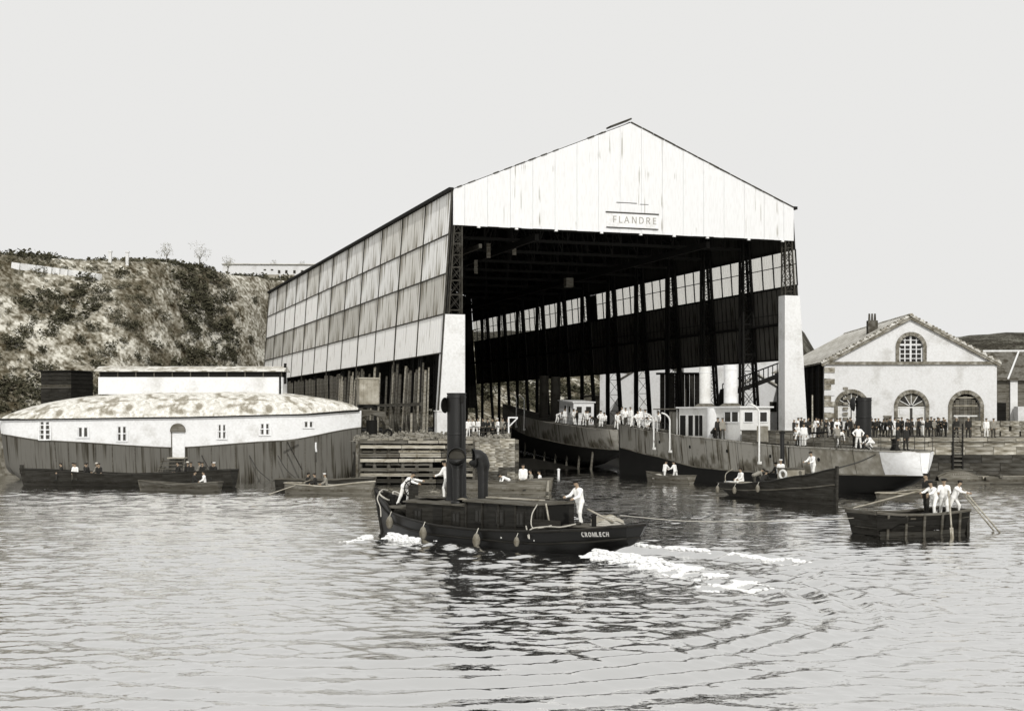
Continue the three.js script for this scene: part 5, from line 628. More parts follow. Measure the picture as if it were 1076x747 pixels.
{ // crane cabin on its arched gantry
  const d = 124, t = thing('crane_cabin', 'pale boxy crane cabin raised on an arched timber gantry beside the hulk', 'crane', [gx(386, d), GROUND, -d], 0.25); mesh('cabin', box(1.75, 2.3, 1.9, 0, 4.15, 0), M.canvas, t); mesh('cabin_roof', box(1.95, 0.12, 2.1, 0, 5.36, 0), M.paleWood, t); for (let k = 0; k < 5; k++) mesh('board', box(0.31, 2.2, 0.04, -0.7 + k * 0.35, 4.15, 0.97), M.canvas, t);
  mesh('turntable', lathe([[0.9, 0], [0.9, 0.25], [0.6, 0.3]], 16).translate(0, 2.7, 0), M.iron, t); mesh('arch_beam', ext([[-1.3, 0], [-1.1, 0], [-1.05, 1.3], [-0.7, 1.9], [0.2, 2.1], [1.1, 1.9], [1.5, 1.2], [1.55, 0], [1.85, 0], [1.8, 1.5], [1.4, 2.4], [-1.3, 2.65]], 0.3).translate(0, 0, 0.6), M.oldWood, t); mesh('arch_beam', ext([[-1.3, 0], [-1.1, 0], [-1.05, 1.3], [-0.7, 1.9], [0.2, 2.1], [1.1, 1.9], [1.5, 1.2], [1.55, 0], [1.85, 0], [1.8, 1.5], [1.4, 2.4], [-1.3, 2.65]], 0.3).translate(0, 0, -0.9), M.oldWood, t); for (const x of [-1.2, 1.7]) { const w = mesh('wheel', new THREE.TorusGeometry(0.34, 0.09, 8, 20).translate(x, 0.42, 0.95), M.iron, t); for (let k = 0; k < 3; k++) mesh('spoke', bar(V(x + 0.34 * Math.cos(k * 1.047), 0.42 + 0.34 * Math.sin(k * 1.047), 0.95), V(x - 0.34 * Math.cos(k * 1.047), 0.42 - 0.34 * Math.sin(k * 1.047), 0.95), 0.06), M.iron, w); } mesh('boiler', new THREE.CylinderGeometry(0.5, 0.5, 1.3, 14).translate(0.4, 0.95, -0.1), M.iron, t);
  const d2 = 127.2, b = thing('white_cupboard', 'white painted cupboard standing at the foot of the left shed pier', 'cupboard', [gx(466, d2), GROUND, -d2], SHED.turn); mesh('carcass', box(1.5, 2.4, 0.8, 0, 1.2, 0), M.white, b); mesh('door', box(0.7, 2.2, 0.04, -0.36, 1.2, 0.42), M.pier, b); mesh('door', box(0.7, 2.2, 0.04, 0.36, 1.2, 0.42), M.pier, b); mesh('roof', box(1.65, 0.1, 0.95, 0, 2.45, 0), M.pier, b);
  const d3 = 121, c = thing('quay_bracket', 'small white bracket post at the corner of the left quay', 'post', [gx(534.5, d3), GROUND, -d3], 0); mesh('post', box(0.13, 1.9, 0.13, 0, 0.95, 0), M.white, c); mesh('arm', box(0.85, 0.12, 0.12, 0.38, 1.84, 0), M.white, c); mesh('strut', bar(V(0.03, 1.05, 0), V(0.78, 1.8, 0), 0.1), M.white, c);
  const r = thing('quay_railing', 'low iron railing along the left quay by the waiting crowd', 'railing', [gx(494, 121), GROUND, -121], 0); for (let k = 0; k < 6; k++) mesh('post', box(0.06, 1.0, 0.06, k * 0.72, 0.5, 0), M.iron, r); mesh('rail', box(3.7, 0.06, 0.06, 1.8, 1.0, 0), M.oldWood, r); mesh('rail', box(3.7, 0.05, 0.05, 1.8, 0.55, 0), M.oldWood, r);
  const d4 = 142, h = thing('boarded_hut', 'tall dark boarded hut under the cliff behind the hulk', 'hut', [gx(70, d4), GROUND, -d4], -0.42), q = rng(4); mesh('frame', box(3.9, 6.5, 3.2, 0, 3.25, 0), M.boardDark, h); for (let k = 0; k < 15; k++) { mesh('board', box(3.95, 0.38, 0.06, 0, 0.3 + k * 0.43, 1.62, 0.06), q() < 0.5 ? M.timberDark : M.darkWood, h); mesh('board', box(0.06, 0.38, 3.2, 1.98, 0.3 + k * 0.43, 0, 0, 0, 0.06), M.boardDark, h); } mesh('roof', box(4.3, 0.12, 3.7, 0, 6.6, 0), M.boardDark, h);
}
// ---------------------------------------------------------------- white quay house
{
  const d = 150, xL = gx(866.5, d), xR = gx(1046, d), W = xR - xL, D = 34, t = thing('quay_house', 'white gabled quay building with three arched doors and an arched attic window', 'building', [xL, GROUND, -d], -2 * D2R);
  const he = gy(382, d) - GROUND, hr = gy(334, d) - GROUND, py = (y) => gy(y, d) - GROUND, pxx = (x) => gx(x, d) - xL;
  const doors = [[895, 413], [957.5, 413.5], [1014, 414]].map(([x, y]) => [pxx(x), py(y)]), dw = [3.0, 3.0, 3.05], win = [pxx(957), py(381.5), 2.55, py(353) - py(381.5)];
  mesh('front_wall', ext([[0, 0], [W, 0], [W, he], [W / 2, hr], [0, he]], 0.5, [...doors.map(([x, y], i) => archPts(x, 0.02, dw[i], y).reverse()), archPts(win[0], win[1], win[2], win[3]).reverse()]).translate(0, 0, -0.5), M.render_, t);
  mesh('side_wall', box(0.4, he, D, 0.2, he / 2, -D / 2 - 0.5), M.boardDark, t); mesh('side_wall', box(0.4, he, D, W - 0.2, he / 2, -D / 2 - 0.5), M.render_, t); for (let k = 0; k < 9; k++) mesh('side_post', box(0.25, he, 0.3, -0.1, he / 2, -2 - k * 3.6), M.darkWood, t); mesh('rear_wall', ext([[0, 0], [W, 0], [W, he], [W / 2, hr], [0, he]], 0.3).translate(0, 0, -D - 0.8), M.render_, t);
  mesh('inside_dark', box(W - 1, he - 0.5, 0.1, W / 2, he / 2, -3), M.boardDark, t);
  mesh('string_course', box(W + 0.3, 0.32, 0.24, W / 2, he + 0.03, 0.1), M.trim, t); mesh('plinth', box(W, 0.5, 0.14, W / 2, 0.25, 0.06), M.trim, t);
  for (let k = 0; k < 11; k++) { mesh('quoin', box(k % 2 ? 0.75 : 1.15, 0.56, 0.1, (k % 2 ? 0.75 : 1.15) / 2 - 0.02, 0.8 + k * 0.62, 0.05), k % 3 ? M.stoneB : M.render_, t); if (k < 9 && k > 1) mesh('quoin', box(0.55, 0.3, 0.08, 2.3, 0.6 + k * 0.55, 0.02), M.trim, t); }
  // slopes, with single tiles along the rake
  const ang = Math.atan2(hr - he, W / 2), sl = Math.hypot(W / 2, hr - he) + 0.45;
  for (const s of [-1, 1]) { mesh('roof_slope', box(sl, 0.2, D + 1.2, 0, 0, 0, 0, 0, -s * ang).translate(W / 2 + s * (W / 4 + 0.16), (he + hr) / 2 + 0.16, -D / 2 - 0.3), M.tile, t); mesh('rake_moulding', box(sl, 0.26, 0.3, 0, 0, 0, 0, 0, -s * ang).translate(W / 2 + s * (W / 4 + 0.12), (he + hr) / 2 - 0.12, 0.16), M.trim, t); for (let k = 0; k < 26; k++) { const u = (k + 0.5) / 26, x = W / 2 + s * u * (W / 2 + 0.3), y = hr - u * (hr - he) * 1.03 + 0.33; mesh('rake_tile', new THREE.CylinderGeometry(0.13, 0.16, 0.42, 7).rotateX(Math.PI / 2).translate(x, y, 0.12), k % 2 ? M.tile : M.trim, t); } }
  mesh('ridge_tile', new THREE.CylinderGeometry(0.18, 0.18, D + 1, 8).rotateX(Math.PI / 2).translate(W / 2, hr + 0.3, -D / 2), M.tile, t);
  const ch = mesh('chimney', box(1.1, 2.0, 0.9, pxx(929.5), hr - 0.9, -6), M.brick, t); for (const x of [-0.32, 0, 0.32]) mesh('chimney_pot', new THREE.CylinderGeometry(0.1, 0.14, 0.8, 8).translate(pxx(929.5) + x, hr + 0.5, -6), M.brick, ch); mesh('chimney_stack', box(1.6, 0.7, 0.8, pxx(988), hr - 1.2, -10), M.pier, t);
  // arches: voussoirs, doors
  const arch = (cx, y0, w, h, m, n) => { const r = w / 2, cy = y0 + h - r; for (let k = 0; k < n; k++) { const a0 = Math.PI * k / n + 0.012, a1 = Math.PI * (k + 1) / n - 0.012, R2 = r + 0.42; mesh('voussoir', ext([[cx + r * Math.cos(a0), cy + r * Math.sin(a0)], [cx + R2 * Math.cos(a0), cy + R2 * Math.sin(a0)], [cx + R2 * Math.cos(a1), cy + R2 * Math.sin(a1)], [cx + r * Math.cos(a1), cy + r * Math.sin(a1)]], 0.16).translate(0, 0, -0.04), m, t); } for (const s of [-1, 1]) for (let k = 0; k < 5; k++) { const hh = (h - r) / 5; if (hh > 0.2) mesh('jamb_stone', box(0.4, hh - 0.03, 0.14, cx + s * (r + 0.2), y0 + hh * (k + 0.5), 0.03), m, t); } };
  doors.forEach(([x, y], i) => {
    arch(x, 0, dw[i], y, M.trim, 13); const r = dw[i] / 2, cy = y - r, g = new THREE.Group(); g.name = 'door'; t.add(g); const z = -0.22;
    if (i < 2) { for (const s of [-1, 1]) { mesh('leaf', box(r - 0.12, cy - 0.15, 0.07, x + s * r / 2, cy / 2, z, 0, i === 1 ? s * 0.05 : 0), M.offwhite, g); for (let k = 0; k < 3; k++) mesh('door_panel', box(r - 0.5, cy / 3 - 0.35, 0.03, x + s * r / 2, cy * (k + 0.5) / 3, z + 0.05), M.render_, g); } if (i === 1) mesh('door_gap', box(0.28, cy - 0.2, 0.05, x, cy / 2, z + 0.06), M.sign, g); mesh('transom', box(dw[i] - 0.05, 0.14, 0.12, x, cy, z), M.offwhite, g); for (let k = 0; k < 6; k++) { const a = Math.PI * k / 6 + 0.03, b = Math.PI * (k + 1) / 6 - 0.03, pts = [[x + 0.35 * Math.cos(a), cy + 0.1 + 0.3 * Math.sin(a)]]; for (let j = 0; j <= 3; j++) { const c = lerp(a, b, j / 3); pts.push([x + (r - 0.1) * Math.cos(c), cy + 0.08 + (r - 0.18) * Math.sin(c)]); } pts.push([x + 0.35 * Math.cos(b), cy + 0.1 + 0.3 * Math.sin(b)]); mesh('fanlight_pane', ext(pts, 0.03).translate(0, 0, z), k % 3 === 1 ? M.pane : M.boardGrey, g); } for (let k = 1; k < 6; k++) { const a = Math.PI * k / 6; mesh('fanlight_bar', bar(V(x + 0.2 * Math.cos(a), cy + 0.05 + 0.2 * Math.sin(a), z + 0.04), V(x + r * Math.cos(a), cy + r * Math.sin(a), z + 0.04), 0.08), M.offwhite, g); } }
    else { for (let k = 0; k < 7; k++) mesh('plank', box(dw[i] / 7 - 0.03, y - 0.2 - 0.35 * Math.abs(k - 3) ** 1.3 * 0.5, 0.06, x - r + dw[i] * (k + 0.5) / 7, (y - 0.2 - 0.35 * Math.abs(k - 3) ** 1.3 * 0.5) / 2, z), k % 2 ? M.boardGrey : M.oldWood, g); for (const h of [2.0, 3.1, 4.0]) mesh('door_rail', box(dw[i] - 0.5, 0.16, 0.05, x, h, z + 0.06), h === 2 ? M.offwhite : M.canvas, g); }
  });
  { const [x, y0, w, h] = win; arch(x, y0, w, h, M.trim, 11); const r = w / 2, g = new THREE.Group(); g.name = 'attic_window'; t.add(g); mesh('pane', ext(archPts(x, y0, w, h), 0.03).translate(0, 0, -0.3), M.pane, g); for (const dx of [-0.62, 0, 0.62]) mesh('mullion', box(dx ? 0.12 : 0.2, h - (dx ? 0.3 : 0.05), 0.07, x + dx, y0 + h / 2 - (dx ? 0.12 : 0), -0.22), M.white, g); for (let k = 0; k < 5; k++) mesh('glazing_bar', box(w - (k === 4 ? 0.8 : 0.1), k === 3 ? 0.2 : 0.09, 0.06, x, y0 + 0.5 + k * 0.5, -0.22), M.white, g); for (const s of [-1, 1]) mesh('stile', box(0.16, h - r, 0.08, x + s * (r - 0.08), y0 + (h - r) / 2, -0.2), M.white, g); mesh('sill', box(w + 0.6, 0.16, 0.3, x, y0 - 0.1, 0.1), M.trim, g); }
  const nb = mesh('notice_board', box(0.85, 0.8, 0.06, pxx(932.5), py(441.5), 0.05), M.boardGrey, t); mesh('notice_frame', box(0.95, 0.1, 0.08, pxx(932.5), py(437), 0.06), M.trim, nb);
}
// buildings beyond, seen past the house and through the open side of the shed
function plainHouse(name, label, x, z, turn, W, D, he, hr, wall, roof, o = {}) { const t = thing(name, label, 'building', [x, GROUND - 0.1, z], turn); mesh('front_wall', ext([[0, 0], [W, 0], [W, he], [W / 2, hr], [0, he]].map(([a, b]) => [a - W / 2, b]), 0.4), wall, t); mesh('side_wall', box(0.3, he, D, -W / 2 + 0.15, he / 2, -D / 2), wall, t); mesh('side_wall', box(0.3, he, D, W / 2 - 0.15, he / 2, -D / 2), wall, t); const a = Math.atan2(hr - he, W / 2), sl = Math.hypot(W / 2, hr - he) + 0.5; for (const s of [-1, 1]) mesh('roof_slope', box(sl, 0.18, D + 0.9, 0, 0, 0, 0, 0, -s * a).translate(s * (W / 4 + 0.1), (he + hr) / 2 + 0.1, -D / 2 + 0.3), roof, t); for (const [wx, wy, ww, wh] of o.win ?? []) { const w = mesh('window', box(ww + 0.2, wh + 0.2, 0.08, wx, wy, 0.42), M.offwhite, t); mesh('pane', box(ww, wh, 0.06, wx, wy, 0.45), M.pane, w); } return t; }
{
  const d = 175; const s = thing('long_store', 'low store with grey slate roof and white piers at the right edge', 'building', [gx(1046, d), GROUND, -d], -0.1); mesh('wall', box(22, 6.6, 8, 11, 3.3, -4), M.boardGrey, s); for (let k = 0; k < 6; k++) mesh('white_pier', box(0.9, 6.6, 0.4, 2.3 + k * 3.9, 3.3, 0.1), M.pier, s); mesh('doorway', box(1.1, 3.6, 0.1, 0.8, 1.9, 0.1), M.boardDark, s); mesh('roof_slope', surf(20, 8, (u, v) => V(lerp(-0.5, 22.5, u), lerp(6.5, 10.4, v) + 0.02, lerp(0.6, -4.2, v))), M.tileDark, s); mesh('ridge', rod(V(-0.5, 10.45, -4.2), V(22.5, 10.45, -4.2), 0.16), M.pier, s); mesh('valley', bar(V(1.5, 6.7, 0.55), V(4.0, 10.4, -4.0), 0.2, 0.1), M.pier, s); for (const [u, y] of [[0.9, 8.9], [4.6, 7.9], [4.9, 9.4]]) mesh('roof_light', box(0.9, 0.5, 0.1, u, y, lerp(0.6, -4.2, (y - 6.5) / 3.9) + 0.06, -0.9), M.glassPale, s); mesh('white_lean_to', box(6, 3.2, 2, 5.2, 1.6, 1.6), M.render_, s);
  const q = thing('stone_heap', 'pale heap of squared stones on the quay below the slate-roofed store', 'stones', [gx(1062, 134), GROUND, -134]); const k9 = rng(8); for (let k = 0; k < 36; k++) { const m = mesh('block', stoneGeo[k % 4], k9() < 0.6 ? M.stoneB : M.stone, q); m.position.set(-3.5 + (k % 12) * 0.95 + 0.2 * k9(), 0.25 + Math.floor(k / 12) * 0.5, -0.4 * k9()); m.scale.set(0.9, 0.5, 0.8); }
  const behind = (px, dd) => [gx(px, dd), -dd];
  plainHouse('gabled_store', 'white gabled store seen through the open side of the shed, right of the crowd', ...behind(690, 212), -0.25, 11.5, 14, 7.6, 11, M.render_, M.tileDark);
  plainHouse('white_outhouse', 'narrow flat white outhouse seen through the shed columns', ...behind(645, 222), -0.2, 4.4, 6, 9.2, 9.4, M.render_, M.tileDark);
  plainHouse('grey_outhouse', 'narrow grey outhouse deep behind the shed columns', ...behind(621, 232), -0.2, 3.0, 6, 5.4, 5.6, M.boardGrey, M.tileDark);
  plainHouse('white_workshop', 'white workshop behind the torpedo boat funnels with small dark window', ...behind(797, 178), -0.15, 9, 12, 4.6, 7.4, M.render_, M.tile, { win: [[1.9, 3.3, 0.9, 1.3]] });
  plainHouse('tall_white_store', 'tall white store rising behind the torpedo boat funnels', ...behind(772, 205), -0.1, 15, 12, 11.0, 12.5, M.render_, M.tile);
  const sd = thing('dark_shed', 'low dark boarded shed behind the torpedo boat between the iron columns', 'shed', [...[behind(716, 176)[0]], GROUND, behind(716, 176)[1]], -0.1); for (let k = 0; k < 9; k++) mesh('board', box(0.6, 7.4, 0.1, -2.4 + k * 0.63, 3.7, 0), k % 2 ? M.boardDark : M.darkWood, sd); mesh('roof', box(6.4, 0.15, 4, 0, 7.5, -1.6), M.boardDark, sd); mesh('side', box(0.1, 7.4, 3.6, 2.9, 3.7, -1.8), M.boardDark, sd);
  // footbridge
  const d5 = 164, fb = thing('lattice_footbridge', 'dark sloping lattice footbridge behind the torpedo boat', 'footbridge', [gx(800, d5), GROUND, -d5], 0); const A = V(-4.6, 4.3, 0), B = V(4.2, 7.6, -0.4); mesh('deck_beam', bar(A, B, 0.8, 0.5), M.iron, fb); mesh('top_rail', bar(A.clone().add(V(0, 1.5, 0)), B.clone().add(V(0, 1.5, 0)), 0.16), M.iron, fb); for (let k = 0; k <= 16; k++) { const p = A.clone().lerp(B, k / 16); mesh('baluster', box(0.11, 1.5, 0.08, p.x, p.y + 0.75, p.z), M.iron, fb); } for (const p of [A, B]) mesh('leg', bar(V(p.x, 0, p.z), p, 0.6), M.iron, fb); mesh('dark_stair', ext([[-6.2, 0], [-3.6, 0], [-3.4, 5.6], [-4.8, 5.2]], 1.2).translate(0, 0, -0.6), M.iron, fb); mesh('abutment', box(2.2, 6.6, 1.4, 3.4, 3.3, -1.2), M.boardDark, fb);
}
// ---------------------------------------------------------------- crowd on the quays
const ORD = ['first', 'second', 'third', 'fourth', 'fifth', 'sixth', 'seventh', 'eighth', 'ninth', 'tenth', 'eleventh', 'twelfth', 'thirteenth', 'fourteenth', 'fifteenth', 'sixteenth', 'seventeenth', 'eighteenth', 'nineteenth', 'twentieth', 'twenty-first', 'twenty-second', 'twenty-third', 'twenty-fourth', 'twenty-fifth', 'twenty-sixth', 'twenty-seventh', 'twenty-eighth', 'twenty-ninth', 'thirtieth', 'thirty-first', 'thirty-second', 'thirty-third', 'thirty-fourth', 'thirty-fifth', 'thirty-sixth', 'thirty-seventh', 'thirty-eighth', 'thirty-ninth', 'fortieth', 'forty-first', 'forty-second', 'forty-third', 'forty-fourth', 'forty-fifth', 'forty-sixth'];
{
  const q = rng(66), poses = ['stand', 'watch', 'stand', 'akimbo', 'work'];
  for (let i = 0; i < 46; i++) { const d = 124 + q() * 9 + (i % 3) * 2.2, px = 836 + i * 3.55 + 3 * (q() - 0.5), w = q() < 0.1, g = !w && q() < 0.12; if (px > 1000) continue; person(gx(px, d), GROUND, -d, poses[Math.floor(q() * 5)], w ? 'white' : g ? 'grey' : 'dark', 200 + q() * 140, w ? 'onlooker in white in the crowd before the white house' : g ? 'onlooker in grey in the crowd before the white house' : 'onlooker in dark clothes in the crowd before the white house', w ? 'white onlookers on the right quay' : g ? 'grey onlookers on the right quay' : 'dark onlookers on the right quay', { s: 0.95 + 0.12 * q(), cap: q() < 0.12 ? 'w' : q() < 0.1 ? 'straw' : 'd' }); }
  for (const [px, d, l] of [[1005.5, 122.6, 'sailor in dark uniform with white cap left of the quay ladder head'], [1018, 122.8, 'sailor in dark uniform with white cap right of the quay ladder head']]) person(gx(px, d), GROUND + 0.02, -d, 'stand', 'dark', 270, l, 'sailors at the ladder', { cap: 'w', s: 1.05 });
  person(gx(1037, 124), GROUND, -124, 'stand', 'white', 250, 'man in white standing at the right of the quay crowd', 'figures at the quay corner', {}); person(gx(1044.5, 124.5), GROUND, -124.5, 'stand', 'grey', 280, 'man in grey clothes farthest right on the quay', 'figures at the quay corner', {});
  for (let i = 0; i < 9; i++) { const px = 492 + i * 5.2, d = 124 + (i * 37 % 5), w = [1, 1, 1, 0, 0, 0, 1, 0, 0][i]; const x = gx(px, d); person(x, GROUND, -d, poses[i % 5], w ? 'white' : i === 7 ? 'grey' : 'dark', 200 + q() * 140, w ? 'sailor in white on the left quay at the shed mouth' : i === 7 ? 'stooped man in grey on the left quay beside the white bracket' : 'man in dark clothes on the left quay at the shed mouth', w ? 'sailors in white on the left quay' : i === 7 ? undefined : 'dark men on the left quay', { cap: i === 6 ? 'w' : 'd' }); }
  // pontoon and upturned boat by the right wall
  const d = 112, t = thing('upturned_boat', 'grey upturned boat on a raft below the quay ladder', 'boat', [gx(1012, d), 0, -d - 1], 0.05); mesh('hull', surf(20, 10, (u, v) => { const a = Math.PI * v, k = Math.pow(Math.sin(Math.PI * clamp(u * 0.9 + 0.08)), 0.5); return V(lerp(-1.8, 1.9, u), 0.15 + 0.95 * k * Math.sin(a), Math.cos(a) * 0.9 * k); }), M.boardGrey, t); mesh('keel', tube([V(-1.3, 1.05, 0), V(0, 1.14, 0), V(1.2, 1.1, 0)], 0.05), M.oldWood, t); mesh('raft', box(4.4, 0.35, 2.2, 0, 0.05, 0), M.oldWood, t);
  const p = thing('pontoon', 'long pale pontoon floating at the foot of the right quay wall', 'pontoon', [gx(1080, 113), 0, -113.5], 0.03); for (let k = 0; k < 4; k++) mesh('log', new THREE.CylinderGeometry(0.34, 0.36, 9, 12).rotateZ(Math.PI / 2).translate(0.8, 0.25, -1 + k * 0.66), k % 2 ? M.oldWood : M.paleWood, p); mesh('cross_beam', box(0.25, 0.2, 2.8, -2.5, 0.62, 0), M.oldWood, p);
  const pl = thing('pale_skiff', 'pale low skiff lying under the counter of the torpedo boat', 'skiff', [gx(958, 92), 0, -94], 0.5); openBoat(pl, 4.6, 1.5, { hull: M.oldWood, rail: M.paleWood, h: 0.3, h1: 0.35, h2: 0.5, form: { transom: 0.3 } });
}

// ---------------------------------------------------------------- hillside: scrub, bushes, trees, walls and houses on the ridge
{
  const q = rng(41);
  const leafQuad = (() => { const g = new THREE.BufferGeometry(); const p = [], k = rng(3); for (let i = 0; i < 60; i++) { const a = V(k() - 0.5, k() - 0.5, k() - 0.5).normalize().multiplyScalar(0.5 * Math.cbrt(k())).add(V(0, 0.3, 0)), u = V(k() - 0.5, k() - 0.5, k() - 0.5).normalize().multiplyScalar(0.12), w = V(k() - 0.5, k() - 0.5, k() - 0.5).normalize().multiplyScalar(0.09); p.push(...a.clone().sub(u).toArray(), ...a.clone().add(w).toArray(), ...a.clone().add(u).toArray(), ...a.clone().sub(u).toArray(), ...a.clone().add(u).toArray(), ...a.clone().sub(w).toArray()); } g.setAttribute('position', new THREE.Float32BufferAttribute(p, 3)); g.computeVertexNormals(); return g; })();
  const n = 5200, put = (name, label, m, thr, seed, smin, smax, count) => { const im = new THREE.InstancedMesh(leafQuad, m, count), m4 = new THREE.Matrix4(), qu = new THREE.Quaternion(), e = new THREE.Euler(); let i = 0, tries = 0; while (i < count && tries++ < count * 30) { const x = lerp(-110, 30, q()), z = lerp(-165, -330, q()), y = hillY(x, z); if (y < GROUND + 2.5) continue; const v = fbm(x * 0.075 + seed, z * 0.075 + y * 0.05, 4); if (v < thr + 0.1 * q() - (x > -42 && z < -240 ? 0.2 : 0)) continue; const s = lerp(smin, smax, q() * q()); e.set(0.4 * (q() - 0.5), q() * 6.3, 0.4 * (q() - 0.5)); m4.compose(V(x, y - 0.15 * s, z), qu.setFromEuler(e), V(s * 1.35, s * 0.85, s * 1.35)); im.setMatrixAt(i++, m4); } im.count = i; im.name = name; tag(im, label, 'scrub'); im.userData.kind = 'stuff'; scene.add(im); };
  put('dark_scrub', 'dark gorse and scrub covering the quarried hillside', M.leaf, 0.5, 0, 1.0, 3.6, n); put('dry_scrub', 'thin dry scrub and grass tufts on the quarried hillside', M.leafMid, 0.4, 50, 0.5, 1.6, 4200);
  function crown(k, rx, ry, count, size) { const p = []; const cl = []; for (let c = 0; c < 9; c++) cl.push(V((k() - 0.5) * rx * 1.3, (k() - 0.35) * ry * 1.3, (k() - 0.5) * rx * 1.3)); for (let i = 0; i < count; i++) { const c = cl[Math.floor(k() * 9)], a = V(k() - 0.5, k() - 0.5, k() - 0.5).normalize().multiplyScalar(Math.cbrt(k()) * rx * 0.55).add(c), u = V(k() - 0.5, k() - 0.5, k() - 0.5).normalize().multiplyScalar(size), w = V(k() - 0.5, k() - 0.5, k() - 0.5).normalize().multiplyScalar(size * 0.7); p.push(...a.clone().sub(u).toArray(), ...a.clone().add(w).toArray(), ...a.clone().add(u).toArray()); } const g = new THREE.BufferGeometry(); g.setAttribute('position', new THREE.Float32BufferAttribute(p, 3)); g.computeVertexNormals(); return g; }
  const ridge = (px) => { let best = null, bs = -1e9; for (let d = 200; d < 330; d += 2) { const x = gx(px, d), y = hillY(x, -d), s = (y - EYE) / d; if (s > bs) { bs = s; best = [x, y, -d]; } } return best; };
  for (const [px, h, w, l, pale] of [[172, 3.0, 1.5, 'small pale tree on the ridge, leftmost of the three', 1], [207, 4.2, 1.9, 'tallest pale tree on the ridge, middle of the three', 1], [237, 3.2, 1.2, 'faint slender tree on the ridge left of the white house', 1]]) { const [x, y, z] = ridge(px), k = rng(px), t = thing('ridge_tree', l, 'tree', [x, y - 0.2, z - 1.5], 0, 'trees on the ridge'); mesh('trunk', [rod(V(0, -0.6, 0), V(0.1, h * 0.6, 0), 0.14, 0.08, 6), rod(V(0.1, h * 0.45, 0), V(w * 0.5, h * 0.85, 0.2), 0.06, 0.03, 5), rod(V(0.1, h * 0.5, 0), V(-w * 0.5, h * 0.85, -0.2), 0.06, 0.03, 5)], M.boardGrey, t); const c = mesh('crown', crown(k, w, h * 0.4, 260, 0.16), M.leafPale, t); c.position.y = h * 0.78; }
  // distinct dark bushes on the slope
  const spots = [[42, 372], [58, 318], [88, 322], [100, 325], [112, 318], [128, 343], [96, 347], [138, 345], [62, 333], [110, 377], [142, 378], [158, 385], [215, 340], [232, 330], [222, 345], [245, 334], [262, 360], [232, 380], [248, 380], [205, 352], [170, 335], [266, 318], [240, 312], [214, 318], [120, 335], [84, 360], [105, 308], [150, 318]];
  spots.forEach(([px, py], i) => { let hit = null; for (let d = 165; d < 300; d += 0.5) { const x = gx(px, d), y = gy(py, d); if (hillY(x, -d) > y) { hit = [x, y, -d]; break; } } if (!hit) return; const k = rng(700 + i), s = 0.8 + 0.9 * k(), t = thing('bush', 'dark rounded bush growing on the quarried slope behind the hulk', 'bush', [hit[0], hit[1] - 0.3, hit[2]], 0, 'dark bushes on the quarried slope'); const c = mesh('foliage', crown(k, 1.2 * s, 0.8 * s, 320, 0.22), M.leaf, t); c.position.y = 0.6; mesh('stem', rod(V(0, -0.6, 0), V(0.1, 0.9, 0), 0.1, 0.05, 5), M.bark, t); });
  // retaining wall, posts, house on the ridge
  { const p = [], wl = thing('retaining_wall', 'pale road wall slanting along the top of the quarried slope', 'wall'); let prev = null; for (let k = 0; k <= 22; k++) { const px = lerp(14, 106, k / 22), py = lerp(278.5, 290.5, k / 22); let hit = null; for (let d = 170; d < 320; d += 0.5) { const x = gx(px, d), y = gy(py, d); if (hillY(x, -d) > y) { hit = V(x, y, -d); break; } } if (hit) hit.add(V(0, -0.2, 0.8)); if (hit && prev) mesh('coping', bar(prev, hit, 0.8, 1.1), M.pier, wl); if (hit) prev = hit; } }
  for (const [px, l] of [[117, 'left one of two white posts on the ridge'], [135, 'right one of two white posts on the ridge']]) { const [x, y, z] = ridge(px), t = thing('white_post', l, 'post', [x, y - 1.4, z + 1], 0, 'white posts on the ridge'); mesh('shaft', box(0.5, 3.2, 0.4, 0, 1.2, 0), M.pier, t); mesh('cap', box(0.7, 0.2, 0.6, 0, 2.85, 0), M.pier, t); }
  { const d = 300, t = thing('ridge_house', 'long white house on the ridge partly hidden by the shed roof', 'building', [gx(284, d), gy(300, d) - 2, -d], 0.05); const W = gx(346, d) - gx(246, d); mesh('wall', box(W, 6.6, 7, 0, 3.3, -3.5), M.render_, t); mesh('roof', ext([[-0.4, 0], [7.4, 0], [3.5, 0.6]], W + 0.6).rotateY(Math.PI / 2).translate(-W / 2 - 0.3, 6.6, 0), M.tile, t); [278, 285.5, 293, 300.5, 309, 317].forEach((px, i) => { const w = mesh('window', box(0.55, i > 1 ? 0.75 : 0.3, 0.1, gx(px, d) - gx(284, d), gy(i > 1 ? 285.5 : 283.5, d) - t.position.y, 0.02), M.trim, t); mesh('pane', box(0.4, i > 1 ? 0.6 : 0.2, 0.08, gx(px, d) - gx(284, d), gy(i > 1 ? 285.5 : 283.5, d) - t.position.y, 0.06), M.pane, w); }); for (const px of [286, 302]) mesh('trellis', box(3.0, 1.25, 0.12, gx(px, d) - gx(284, d), gy(291.5, d) - t.position.y, 0.1), M.canvas, t);
    for (const [px, l] of [[290, 'leafy tree top rising behind the white ridge house'], [320, 'wider tree top at the right end of the ridge house']]) { const k = rng(px), y = gy(300, 308), tr = thing('ridge_tree', l, 'tree', [gx(px, 312), y, -312], 0, 'trees behind the ridge house'); mesh('trunk', rod(V(0, -1, 0), V(0, 4, 0), 0.2, 0.12, 6), M.bark, tr); const c = mesh('crown', crown(k, 1.6, 1.0, 200, 0.2), M.leafPale, tr); c.position.y = 4.6; } }
}
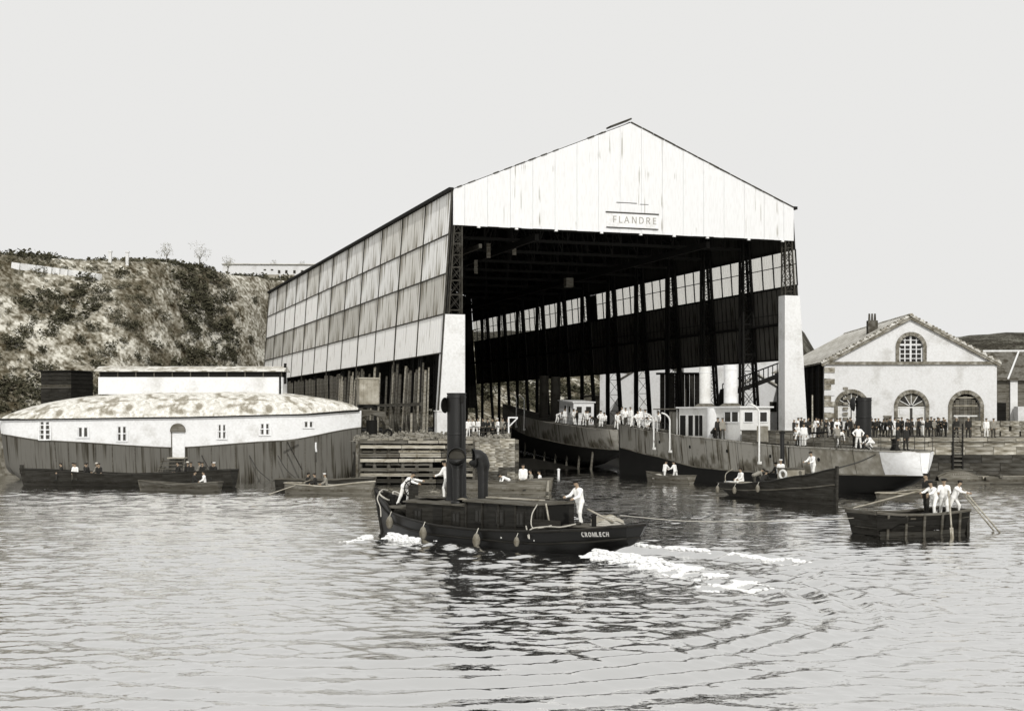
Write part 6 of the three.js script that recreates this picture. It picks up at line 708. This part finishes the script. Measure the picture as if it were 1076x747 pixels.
// ---------------------------------------------------------------- foam of the wake
{
  const q = rng(9), g = new THREE.IcosahedronGeometry(1, 1), pts = [];
  const trail = (P, n, w0, w1, s0, s1, hgt) => { const c = new THREE.CatmullRomCurve3(P.map(([x, z]) => V(x, 0, z))); for (let i = 0; i < n; i++) { const t = Math.pow(q(), 1.25), p = c.getPoint(t), w = lerp(w0, w1, t), u = (q() + q() + q() - 1.5) * w, v = (q() + q() - 1) * w * 0.7; if (fbm((p.x + u) * 1.6, (p.z + v) * 1.6, 3) < 0.33 + 0.28 * t) continue; pts.push([p.x + u, p.z + v, lerp(s0, s1, t) * (0.5 + q()), hgt * (1 - t) * q() * Math.max(0, 1 - Math.abs(u) / w)]); } };
  trail([[3.3, -53.6], [4.2, -52.3], [5.6, -49.6], [6.8, -46.4], [7.3, -43.5]], 11000, 0.5, 1.0, 0.055, 0.035, 0.3);
  trail([[4.7, -57.4], [7, -55.6], [9.5, -53.2], [11.8, -51.4]], 1500, 0.18, 0.16, 0.05, 0.035, 0.08);
  trail([[-5.5, -61.9], [-4.9, -60.9], [-3.9, -59.6], [-2.9, -58.4]], 1800, 0.26, 0.2, 0.05, 0.03, 0.26);
  trail([[-6.6, -63.2], [-6.9, -61.6], [-7.3, -60.2]], 260, 0.25, 0.3, 0.05, 0.03, 0.1);
  const im = new THREE.InstancedMesh(g, M.foam, pts.length), m4 = new THREE.Matrix4(), qu = new THREE.Quaternion(); pts.forEach(([x, z, s, h], i) => { m4.compose(V(x, swell(x, z, 0.3) + h, z), qu, V(s * 1.6, s * 0.7, s * 1.3)); im.setMatrixAt(i, m4); });
  im.name = 'wake_foam'; tag(im, 'white churned foam trailing behind the launch', 'foam'); im.userData.kind = 'stuff'; scene.add(im);
}
// say which one: members of a crowd told apart by their order from the left
for (const grp of ['dark onlookers on the right quay', 'white onlookers on the right quay', 'grey onlookers on the right quay', 'timber poles stacked along the left side of the shed', 'dark bushes on the quarried slope', 'row of props shoring the hauled-up boat', 'sailors on the boat inside the shed', 'dark clothed men on the boat inside the shed', 'crowd on the foredeck of the torpedo boat', 'sailors in white on the left quay', 'dark men on the left quay']) scene.children.filter((o) => o.userData.group === grp).sort((a, b) => a.position.x / -a.position.z - b.position.x / -b.position.z).forEach((o, i) => { o.userData.label = ORD[i] + ' from left: ' + o.userData.label; });
scene.traverse((o) => { if (o.isMesh) { o.castShadow = true; o.receiveShadow = true; } });
renderer.render(scene, camera);
